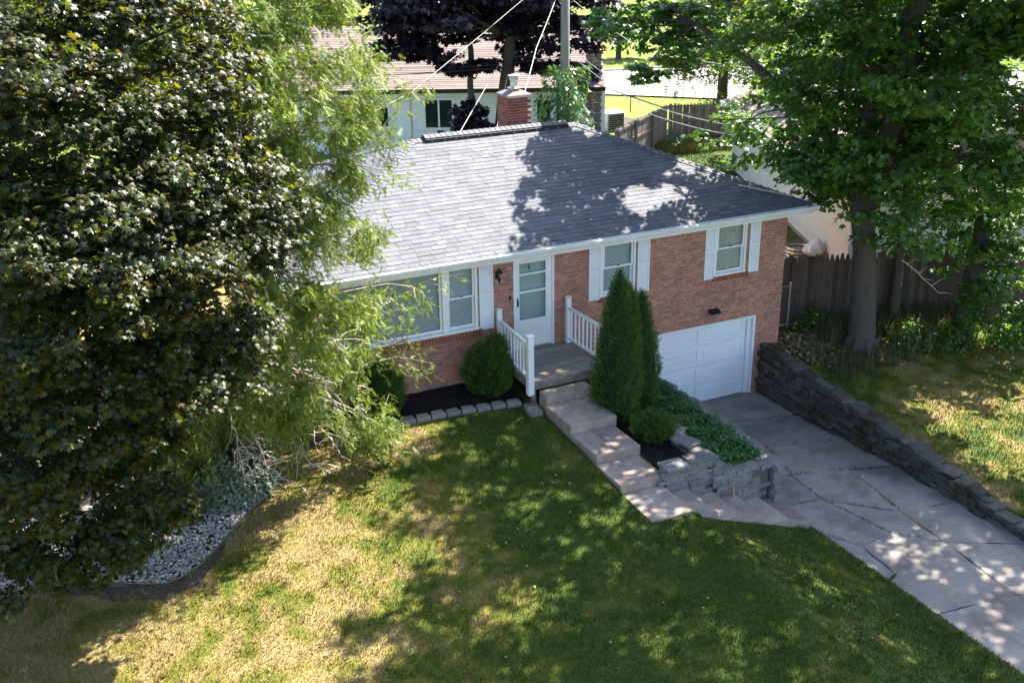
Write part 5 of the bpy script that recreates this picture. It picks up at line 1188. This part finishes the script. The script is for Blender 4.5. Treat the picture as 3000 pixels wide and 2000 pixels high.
# two slimmer trees by the right fence
def simple_tree(loc, path, radii, boughs, label, material, bark, r=.85, size=.15, n_twig=11, n_leaf=30, seed=1, T_=None, group=None, every=1, cap=0):
    t = empty('maple_tree' if T_ is MAPLE_S else 'tree', loc, label, 'tree', group); m_ = MB(); trunk(m_, path, radii, 9)
    for b in boughs[::every]:
        h = min(path[1:], key=lambda q: (Vector(q)-Vector(b[:3])).length+.5*max(0, q[2]-b[2])); limb(m_, h, b[:3], .05, .015, .1, 4, 5)
    P, N_, D, Sz, tw = bough_leaves(boughs, r, n_twig, n_leaf, size, seed=seed); twigs(m_, tw, .01, 3)
    m_.build('trunk', bark, t, smooth=True); leaves('crown', P, N_, D, Sz, T_ or LEAF, material, t, cap=cap); return t
R3 = np.random.default_rng(51)
up3 = [tuple(np.array((12.3,.6,5.2))+unit(R3.normal(size=3))*np.array((1.5,1.0,1.9))*R3.uniform(.5,1)) for _ in range(9)]
simple_tree((12.0,-1.5,-1.3), [(11.95,-1.5,-1.5),(12.05,-1.55,.4),(12.3,-1.3,2.4),(12.3,-.5,4.5),(12.3,.3,6.6)], [.30,.24,.20,.15,.05], B_RW+up3, 'leaning leafy tree at the right edge beside the dark fence', K['rmaple'], K['bark'], .8, .145, seed=8, T_=MAPLE_S)
up4 = [tuple(np.array((11.3,.6,5.4))+unit(R3.normal(size=3))*np.array((1.8,1.6,1.8))) for _ in range(9)]
simple_tree((10.75,-.35,-1.3), [(10.75,-.35,-1.5),(10.75,-.3,.5),(10.9,-.1,2.5),(11.2,.4,5)], [.14,.115,.10,.06], up4, 'slim dark trunked tree standing against the dark fence', K['rmaple'], K['barkd'], .8, .15, seed=9, T_=MAPLE_S)
# trees behind the cream house
for i, (x, y, lab) in enumerate(((19.5,13,'sunlit yellow green tree behind the cream house roof'), (25,12,'bright leafy tree at the upper right beyond the maple'), (27,20,'tall sunlit tree at the top of the view behind the big maple'))):
    bs = [b for b in B_BK if min(range(3), key=lambda j: (b[0]-(19.5,25,27)[j])**2+(b[1]-(13,12,20)[j])**2) == i]
    ex = [tuple(np.array((x, y, 4.5))+unit(R3.normal(size=3))*np.array((3.2,3.0,3.6))*R3.uniform(.6,1)) for _ in range(14)]
    simple_tree((x, y, -.9), [(x,y,-1.1),(x,y,2),(x+.2,y,5),(x,y,8)], [.3,.24,.16,.05], bs+ex, lab, K['back'], K['barkd'], 1.35, .24, 12, 22, seed=12+i)
# far trees across the road
for i, (x, y, lab) in enumerate(((36,58,'distant rounded tree across the pale road, nearest the pole'), (46,52,'distant tree across the pale road, behind the conifer'), (56,44,'distant tree across the road at the upper right'), (24,62,'distant tree beyond the purple maple'))):
    ex = [tuple(np.array((x, y, 5))+unit(R3.normal(size=3))*np.array((4.5,4.5,4))*R3.uniform(.5,1)) for _ in range(16)]
    simple_tree((x, y, -.8), [(x,y,-1),(x,y,2),(x,y,5),(x,y,8)], [.35,.3,.2,.06], ex, lab, K['back'], K['barkd'], 1.9, .42, 11, 18, seed=20+i)
for i, (x, y, lab) in enumerate(((29.5,44.5,'dark hedge bush across the pale road, just right of the pole'), (33.5,42,'second dark hedge bush across the pale road'), (38,39.5,'third dark hedge bush across the pale road, behind the conifer'))):
    bs = [tuple(np.array((x, y, 1.2))+unit(R3.normal(size=3))*np.array((2.4,1.6,1.3))*R3.uniform(.4,1)) for _ in range(9)]
    simple_tree((x, y, -.8), [(x,y,-1),(x,y,.6),(x,y,1.8)], [.2,.15,.06], bs, lab, K['rmaple'], K['barkd'], 1.1, .26, 10, 24, seed=30+i)
for i, (x, y, lab) in enumerate(((-14,34,'leafy tree in the open yard far behind the left maple'), (-3,38,'leafy tree behind the cedar on the far side of the yards'), (8,44,'leafy tree behind the white house roof'))):
    ex = [tuple(np.array((x, y, 4.6))+unit(R3.normal(size=3))*np.array((4.2,4.0,3.6))*R3.uniform(.5,1)) for _ in range(16)]
    simple_tree((x, y, -.8), [(x,y,-1),(x,y,2),(x,y,5),(x,y,8)], [.35,.3,.2,.06], ex, lab, K['back'], K['barkd'], 1.8, .38, 11, 18, seed=40+i)
# drooping conifer by the road
cf = empty('conifer_tree', (21.2, 21.6, -.8), 'dull olive drooping conifer in front of the pale road', 'tree'); m_ = MB()
trunk(m_, [(21.2,21.6,-1),(21.2,21.6,3),(21.2,21.6,9)], [.28,.2,.04], 9); P, N_, D, Sz = [], [], [], []
ex = [(21.2+2.2*math.cos(a)*(1-z/13), 21.6+2.2*math.sin(a)*(1-z/13), z) for z in np.arange(1.4, 9.5, .55) for a in (R3.uniform(0,2), R3.uniform(2,4.2), R3.uniform(4.2,6.3))]
for b in B_CF+ex:
    limb(m_, (21.2,21.6,b[2]+.3), b, .04, .012, .05, 3, 4); n_ = 170; c = np.array(b); q = c+R3.normal(0, 1, (n_, 3))*np.array((.55,.55,.4)); P.append(q)
    a = R3.normal(0, .4, (n_, 3)); a[:,2] -= .9; D.append(a); N_.append(R3.normal(0, 1, (n_, 3))); Sz.append(R3.uniform(.2, .42, n_))
m_.build('trunk', K['barkd'], cf); leaves('crown', *map(np.concatenate, (P, N_, D, Sz)), SPRAY_S, mat('conifer_spray', [(.045,.06,.016),(.075,.085,.024),(.10,.10,.03)], by='rand', rough=.8, transl=.15), cf)

# ------------------------------------------------------------------ purple maple behind the house
pm = empty('maple_tree', (7.6, 16.2, -.7), 'dark purple leaved maple in front of the white house', 'tree'); tk = MB()
trunk(tk, [(7.2,16.1,-.9),(7.35,16.1,1.0),(7.6,16.2,2.6),(7.85,16.3,4.2),(7.9,16.3,6),(7.6,16.5,8.5)], [.36,.30,.26,.22,.16,.06], 10)
trunk(tk, [(7.15,16.1,-.4),(6.9,16.25,1.0),(6.55,16.5,2.0),(6.45,16.7,2.9),(6.55,16.8,4.2),(6.3,17,6)], [.20,.17,.14,.12,.10,.05], 8)
pme = [tuple(np.array((7.2,16.8,6.6))+unit(R3.normal(size=3))*np.array((4.2,3.2,2.2))*R3.uniform(.5,1)) for _ in range(44)]
pme = [p for p in pme if p[2] > 4.3]
droopb = [(6.0,15.9,1.75,.45),(6.45,16.2,1.55,.4),(6.1,16.2,2.15,.4),(5.5,15.9,3.9,.6),(6.6,15.9,3.7,.5),(8.6,15.6,3.7,.55),(9.6,15.4,3.5,.5),(10.2,15.2,3.3,.5),(4.6,16.4,4.2,.7),(3.8,17,4.4,.8)]
for b in B_PM+pme[::2]: limb(tk, (7.85,16.3,4.6), b, .06, .015, .1, 4, 5)
for b in droopb: limb(tk, (6.6,16.6,min(3.2,b[2]+.4)) if b[0] < 7 else (7.8,16.2,4), b[:3], .03, .01, .08, 4, 4)
P, N_, D, Sz, tw = bough_leaves(B_PM+pme+droopb, 1.2, 13, 48, .2, seed=10, plate=.4); twigs(tk, tw, .01, 3)
tk.build('trunk', K['barkd'], pm, smooth=True); leaves('crown', P, N_, D, Sz, MAPLE_S, K['purple'], pm)

# ------------------------------------------------------------------ vine on the pole
vi = empty('climbing_vine', (7.8, 11.9, -.7), 'leafy green vine clinging to the lower utility pole', 'vine'); n_ = 4600
a = R3.uniform(0, 2*np.pi, n_); z = R3.uniform(-.5, 4.1, n_); rr_v = (1.05-.17*np.abs(z-2.5))*np.clip(.55+.45*np.sin(3*a+2.1*z), .35, 1)*R3.uniform(.5, 1, n_)**.4
P = np.stack([7.8+rr_v*np.cos(a)*1.05, 12.0+rr_v*np.sin(a), z], 1); out = np.stack([np.cos(a), np.sin(a), np.full(n_, .7)], 1)
leaves('foliage', P, out+R3.normal(0, .4, (n_, 3)), np.stack([np.cos(a)*.4, np.sin(a)*.4, np.full(n_, -.8)], 1)+R3.normal(0, .3, (n_, 3)), R3.uniform(.10, .2, n_), LEAF, K['vine'], vi)
m_ = MB()
for k in range(5): m_.tube([(7.8+.17*math.cos(k*1.3+t*.5), 12.12+.17*math.sin(k*1.3+t*.5), -.8+t*.6) for t in range(8)], .02, 4)
m_.build('stem', K['bark'], vi)

# ------------------------------------------------------------------ clipped evergreens
def evergreen(name, label, cat, loc, prof, n_, size, material=None, lean=(0,0), lobes=0, group=None, up=.8, parent=None):
    "prof: (height, radius) pairs; dense upright sprays over a dark core"
    t = parent or empty(name, loc, label, cat, group); hs = np.array([p[0] for p in prof]); rs = np.array([p[1] for p in prof]); Rr = np.random.default_rng(int(abs(loc[0]*97+loc[1]*31))+3)
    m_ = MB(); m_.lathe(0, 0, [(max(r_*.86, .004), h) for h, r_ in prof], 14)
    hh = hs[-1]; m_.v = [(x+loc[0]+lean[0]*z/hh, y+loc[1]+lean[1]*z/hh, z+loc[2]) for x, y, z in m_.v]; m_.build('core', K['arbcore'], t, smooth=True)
    MB().tube([(loc[0], loc[1], loc[2]-.08), (loc[0], loc[1], loc[2]+.25)], .05, 6).build('stem', K['bark'], t)
    w_ = np.interp(np.linspace(0, hh, 200), hs, rs)+.02; hz = Rr.choice(np.linspace(0, hh, 200), n_, p=w_/w_.sum())+Rr.uniform(-.02, .02, n_); hz = np.clip(hz, .02, hh)
    a = Rr.uniform(0, 2*np.pi, n_); r_ = np.interp(hz, hs, rs)*(1+.13*np.sin(4*a+hz*2.3)*np.sin(hz*5+a)+.09*np.sin(9*a-hz*8))*Rr.uniform(.82, 1.06, n_)
    P = np.stack([loc[0]+r_*np.cos(a)+lean[0]*hz/hh, loc[1]+r_*np.sin(a)+lean[1]*hz/hh, loc[2]+hz], 1)
    out = np.stack([np.cos(a), np.sin(a), np.zeros(n_)], 1)
    leaves('foliage', P, np.cross(out, (0,0,1))+Rr.normal(0, .5, (n_, 3))+out*.3, out*.55+np.array((0,0,up))+Rr.normal(0, .28, (n_, 3)), size*Rr.uniform(.5, 1.25, n_)*np.where(Rr.random(n_) < .08, 1.7, 1), SPRAY_S, material or K['arb'], t); return t
av = evergreen('arborvitae', 'tall pointed arborvitae, the front and taller of the pair by the porch', 'shrub', (1.06,-2.62,-.76), [(0,.34),(.35,.45),(.9,.47),(1.5,.41),(2.1,.31),(2.6,.20),(2.95,.11),(3.16,.015)], 8500, .085)
evergreen('', '', '', (1.30,-2.58,1.05), [(0,.22),(.5,.19),(.85,.12),(1.02,.015)], 1500, .085, parent=av)
evergreen('arborvitae', 'slimmer arborvitae standing behind the tallest one', 'shrub', (1.74,-2.36,-.80), [(0,.30),(.4,.40),(1.0,.38),(1.6,.29),(2.1,.18),(2.4,.09),(2.58,.015)], 5600, .085)
evergreen('arborvitae', 'low spreading evergreen at the foot of the tall arborvitae', 'shrub', (1.30,-3.62,-.80), [(0,.30),(.14,.42),(.3,.36),(.42,.2),(.48,.03)], 2600, .10)
gs = evergreen('globe_shrub', 'round dark green shrub beside the porch railing', 'shrub', (-.93,-.72,-.56), [(0,.30),(.25,.45),(.55,.47),(.85,.39),(1.05,.23),(1.15,.05)], 5000, .105)
evergreen('', '', '', (-.70,-.66,.33), [(0,.2),(.2,.17),(.34,.07),(.40,.01)], 500, .10, parent=gs)
evergreen('globe_shrub', 'round dark green shrub half hidden by the cedar', 'shrub', (-3.28,-.62,-.56), [(0,.30),(.25,.45),(.6,.47),(.85,.36),(1.02,.18),(1.1,.03)], 4000, .085)
jn = empty('juniper_bush', (-6.75,-2.35,-.75), 'silvery blue green juniper mound above the river rocks', 'shrub'); n_ = 5200; Rj = np.random.default_rng(61)
a = Rj.uniform(0, 2*np.pi, n_); q = np.sqrt(Rj.random(n_)); X = -6.75+.78*q*np.cos(a); Y = -2.35+.62*q*np.sin(a); Zt = .72*np.sqrt(np.clip(1-q**2, 0, 1))*(1+.22*np.sin(7*X+3)*np.cos(6*Y)); P = np.stack([X, Y, H(X, Y)+.04+Zt*Rj.uniform(.6, 1, n_)], 1)
nn = np.stack([np.cos(a)*q, np.sin(a)*q, np.full(n_, .8)], 1); leaves('foliage', P, nn+Rj.normal(0, .5, (n_, 3)), nn*.6+Rj.normal(0, .8, (n_, 3)), Rj.uniform(.045, .10, n_), LEAF, K['juniper'], jn)
MB().tube([(-6.75,-2.35,-.8),(-6.75,-2.35,-.3)], .04, 6).build('stem', K['bark'], jn)
gt_ = grass_tufts('ornamental_grass', [(-7.55+rnd.uniform(-.1,.1), -2.95+rnd.uniform(-.1,.1), float(H(-7.55,-2.95))) for _ in range(10)], .55, 40, K['weed'], None, .05, .9); tag(rebase(gt_), 'tuft of arching grass left of the juniper', 'grass tuft')

# ------------------------------------------------------------------ groundcover on the bank, weeds, litter
n_ = 9000; Rg = np.random.default_rng(71); Y = Rg.uniform(-5.0, -.15, n_); X = np.where(Rg.random(n_) < .85, Rg.uniform(1.85, 3.12, n_), Rg.uniform(1.6, 2.2, n_)); ok = ~((X < 1.95) & (Y < -3.6)); X, Y = X[ok], Y[ok]; n_ = len(X)
Zg = np.where(X > 2.86, H(np.minimum(X, 2.84), Y), H(X, Y)); lump = .10+.07*np.sin(5*X+1)*np.sin(4*Y)+.05*np.sin(11*Y)
P = np.stack([X, Y, Zg+np.abs(lump)*Rg.uniform(.3, 1.3, n_)+.05-np.clip(X-3.0, 0, 1)*1.2], 1)
tag(leaves('groundcover', P, np.tile((.1,0,1.), (n_, 1))+Rg.normal(0, .5, (n_, 3)), Rg.normal(0, 1, (n_, 3)), Rg.uniform(.04, .085, n_), LEAF, K['cover'], None), 'glossy green groundcover spilling over the bank beside the driveway', 'groundcover')
def leafy_bush(label, c, r_, n_, size, material, seed):
    Rb = np.random.default_rng(seed); d = unit(Rb.normal(size=(n_, 3))); d[:,2] = np.abs(d[:,2]); P = np.array(c)+d*np.array(r_)*Rb.uniform(.6, 1, (n_, 1)); b = empty('leafy_bush', c, label, 'shrub')
    leaves('foliage', P, d+np.array((0,0,.8))+Rb.normal(0, .4, (n_, 3)), d+Rb.normal(0, .5, (n_, 3)), Rb.uniform(.6, 1.2, n_)*size, LEAF, material, b); m_ = MB()
    for k in range(6): limb(m_, (c[0], c[1], c[2]-.05), tuple(P[k*7]), .015, .006)
    m_.build('stem', K['bark'], b)
def weed_patch(label, box_, n_, h, seed):
    Rw = np.random.default_rng(seed); X = Rw.uniform(box_[0], box_[1], n_); Y = Rw.uniform(box_[2], box_[3], n_)
    o = grass_tufts('weeds', np.stack([X, Y, H(X, Y)], 1), h, 14, K['weed'], None, .06, .7); tag(rebase(o), label, 'weeds', kind='stuff')
weed_patch('patch of tall dry weeds right of the stout maple trunk', (9.7,11.9,-2.1,-1.0), 90, .5, 1)
leafy_bush('low leafy bush in the weeds right of the stout maple trunk', (10.3,-1.5,-1.35), (.7,.5,.75), 900, .10, K['rmaple'], 15)
leafy_bush('spreading leafy bush in front of the leaning right tree', (11.4,-1.8,-1.35), (.9,.5,.7), 1000, .10, K['rmaple'], 16)
weed_patch('rough weeds along the foot of the dark right fence', (8.4,13.5,-.9,.2), 220, .55, 2)
weed_patch('low weeds round the base of the stout maple', (7.4,9.8,-2.2,-.3), 260, .25, 3)
weed_patch('weedy plants along the grey fence in the back yard', (15.2,19.0,17.4,18.6), 200, .5, 4)
leafy_bush('leafy bush growing at the foot of the far grey fence', (16.6,18.6,-.85), (.9,.6,.7), 900, .13, K['cover'], 5)
leafy_bush('leafy bush rising behind the far grey fence beside the conifer', (20.3,20.6,-.8), (1.6,.9,1.9), 1300, .2, K['back'], 6)
leafy_bush('dark leafy sapling in front of the fence left of the maple trunk', (8.6,.25,-1.25), (.5,.35,.8), 700, .09, K['rmaple'], 7)
leafy_bush('leafy sapling at the right edge below the overhanging maple', (12.8,-2.4,-1.4), (.9,.6,1.0), 1200, .11, K['rmaple'], 8)
leafy_bush('yellow green garden plant in the bed behind the white house', (16.9,25.2,-.75), (.7,.6,.8), 500, .2, K['back'], 9)
n_ = 900; X = Rg.normal(7.75, .4, n_); Y = Rg.normal(-.55, .45, n_); ok = (X > 7.05) & (Y < .3); X, Y = X[ok], Y[ok]; n_ = len(X)
tag(leaves('leaf_litter', np.stack([X, Y, H(X, Y)+Rg.uniform(.02, .10, n_)], 1), np.tile((0,0,1.), (n_, 1))+Rg.normal(0, .4, (n_, 3)), Rg.normal(0, 1, (n_, 3)), Rg.uniform(.06, .12, n_), LEAF, K['litter'], None), 'pile of dry fallen leaves at the top of the retaining wall', 'leaf litter')
jp = []
for p in slabs[2:17]:
    for (a, b) in zip(p, p[1:]+p[:1]):
        if 3.2 < (a[0]+b[0])/2 < 6.5 and rnd.random() < .6:
            for _ in range(14):
                t = rnd.random(); x, y = a[0]+(b[0]-a[0])*t, a[1]+(b[1]-a[1])*t; jp.append((x, y, float(dz(y))-.02))
o = grass_tufts('joint_weeds', jp, .06, 7, K['weed'], None, .02, .8); tag(rebase(o), 'small weeds growing in the driveway cracks', 'weeds', kind='stuff')

# ------------------------------------------------------------------ lawn grass
def lawn_blades(name, n_, box_, hgt, label, ok, seed, wid=.006):
    Rl = np.random.default_rng(seed); X = Rl.uniform(box_[0], box_[1], n_); Y = Rl.uniform(box_[2], box_[3], n_); m_ = ok(X, Y); X, Y = X[m_], Y[m_]; n_ = len(X)
    P = np.stack([X, Y, H(X, Y)-.004], 1); a = Rl.uniform(0, 2*np.pi, n_); ln = Rl.uniform(.1, .95, n_); h = hgt*Rl.uniform(.5, 1.3, n_)
    clump = .7+.6*(np.sin(X*5.1+np.sin(Y*3.3)*2)*np.cos(Y*4.3+X)+1)/2; h = h*clump
    s_ = np.stack([-np.sin(a), np.cos(a), np.zeros(n_)], 1)*wid*Rl.uniform(.6, 1.3, (n_, 1)); tip = P+np.stack([np.cos(a)*ln*h, np.sin(a)*ln*h, h], 1)
    V = np.stack([P-s_, P+s_, tip], 1).reshape(-1, 3); tag(npmesh(name, V, np.arange(3*n_).reshape(-1, 3), K['grass']), label, 'grass', kind='stuff')
Rs = np.random.default_rng(81)
def okL(X, Y):
    q = (Y < -1.36-.045*np.clip(X+3.4, 0, 3)) & ~((X > -.33) & (X < .63) & (Y > -6.14)) & ~((X > -.33) & (X < 3.38) & (Y > -6.15)) & (X < 3.42+.06*np.sin(3*Y)) & ~((X > .6) & (Y > -6.15))
    bed = np.array([inpoly(x, y, poly_rb) for x, y in zip(X, Y)]) if False else np.zeros(len(X), bool)
    e = np.interp(X, [p[0] for p in rb[::-1]], [p[1] for p in rb[::-1]]); bed = (X < -5.75) & (Y > e-.03)
    soil = (X < -7.0) & (X > -9.9) & (Y > e-.26-.14*np.sin(X*3.1)-.1*Rs.random(len(X))) & (Rs.random(len(X)) > .12)
    return q & ~bed & ~soil
lawn_blades('lawn_grass', 300000, (-11.5, 3.5, -11.8, -1.3), .05, 'short lawn grass in front of the house, straw coloured to green', okL, 1)
lawn_blades('lawn_grass', 90000, (6.9, 15, -10.5, -.4), .06, 'sunlit rough lawn grass above the retaining wall at the right', lambda X, Y: (X > 6.95+.05*np.sin(5*Y)) & ((Y < -1.9) | (np.sin(X*7)*np.sin(Y*6) > .2)), 2, .008)
lawn_blades('lawn_grass', 26000, (10, 22, 9, 20), .08, 'shaded back yard grass between the cream house and the grey fence', lambda X, Y: (Y < 19.4) & (X < 11.3+(Y-2.35)*.43), 3, .014)

n_ = 260; X = Rg.uniform(-9, 3, n_); Y = Rg.uniform(-11, -1.6, n_); m_ = okL(X, Y); X, Y = X[m_], Y[m_]; n_ = len(X)
tag(leaves('fallen_leaves', np.stack([X, Y, H(X, Y)+.045], 1), np.tile((0,0,1.), (n_, 1))+Rg.normal(0, .4, (n_, 3)), Rg.normal(0, 1, (n_, 3)), Rg.uniform(.03, .07, n_), LEAF, K['litter'], None), 'scattered small fallen leaves on the front lawn', 'fallen leaves')

n_ = 420; X = Rg.uniform(-10.5, -6, n_); Y = Rg.uniform(-4.5, -2, n_); m_ = np.array([inpoly(x, y, poly_rb) for x, y in zip(X, Y)]); X, Y = X[m_], Y[m_]; n_ = len(X)
tag(leaves('leaf_litter', np.stack([X, Y, H(X, Y)+.075], 1), np.tile((0,0,1.), (n_, 1))+Rg.normal(0, .4, (n_, 3)), Rg.normal(0, 1, (n_, 3)), Rg.uniform(.03, .09, n_), LEAF, K['litter'], None), 'dry leaves scattered on the river rocks', 'leaf litter')

n_ = 2200; X = Rg.uniform(-10, 3.3, n_); Y = Rg.uniform(-11.5, -1.6, n_); m_ = okL(X, Y) & (np.sin(X*2.1+1)*np.sin(Y*1.7)+Rg.normal(0, .4, n_) > .1); X, Y = X[m_], Y[m_]
tag(grass_tufts('grass_clumps', np.stack([X, Y, H(X, Y)], 1), .085, 14, K['grass'], None, .035, 1.0), 'taller uneven clumps in the front lawn', 'grass', kind='stuff')
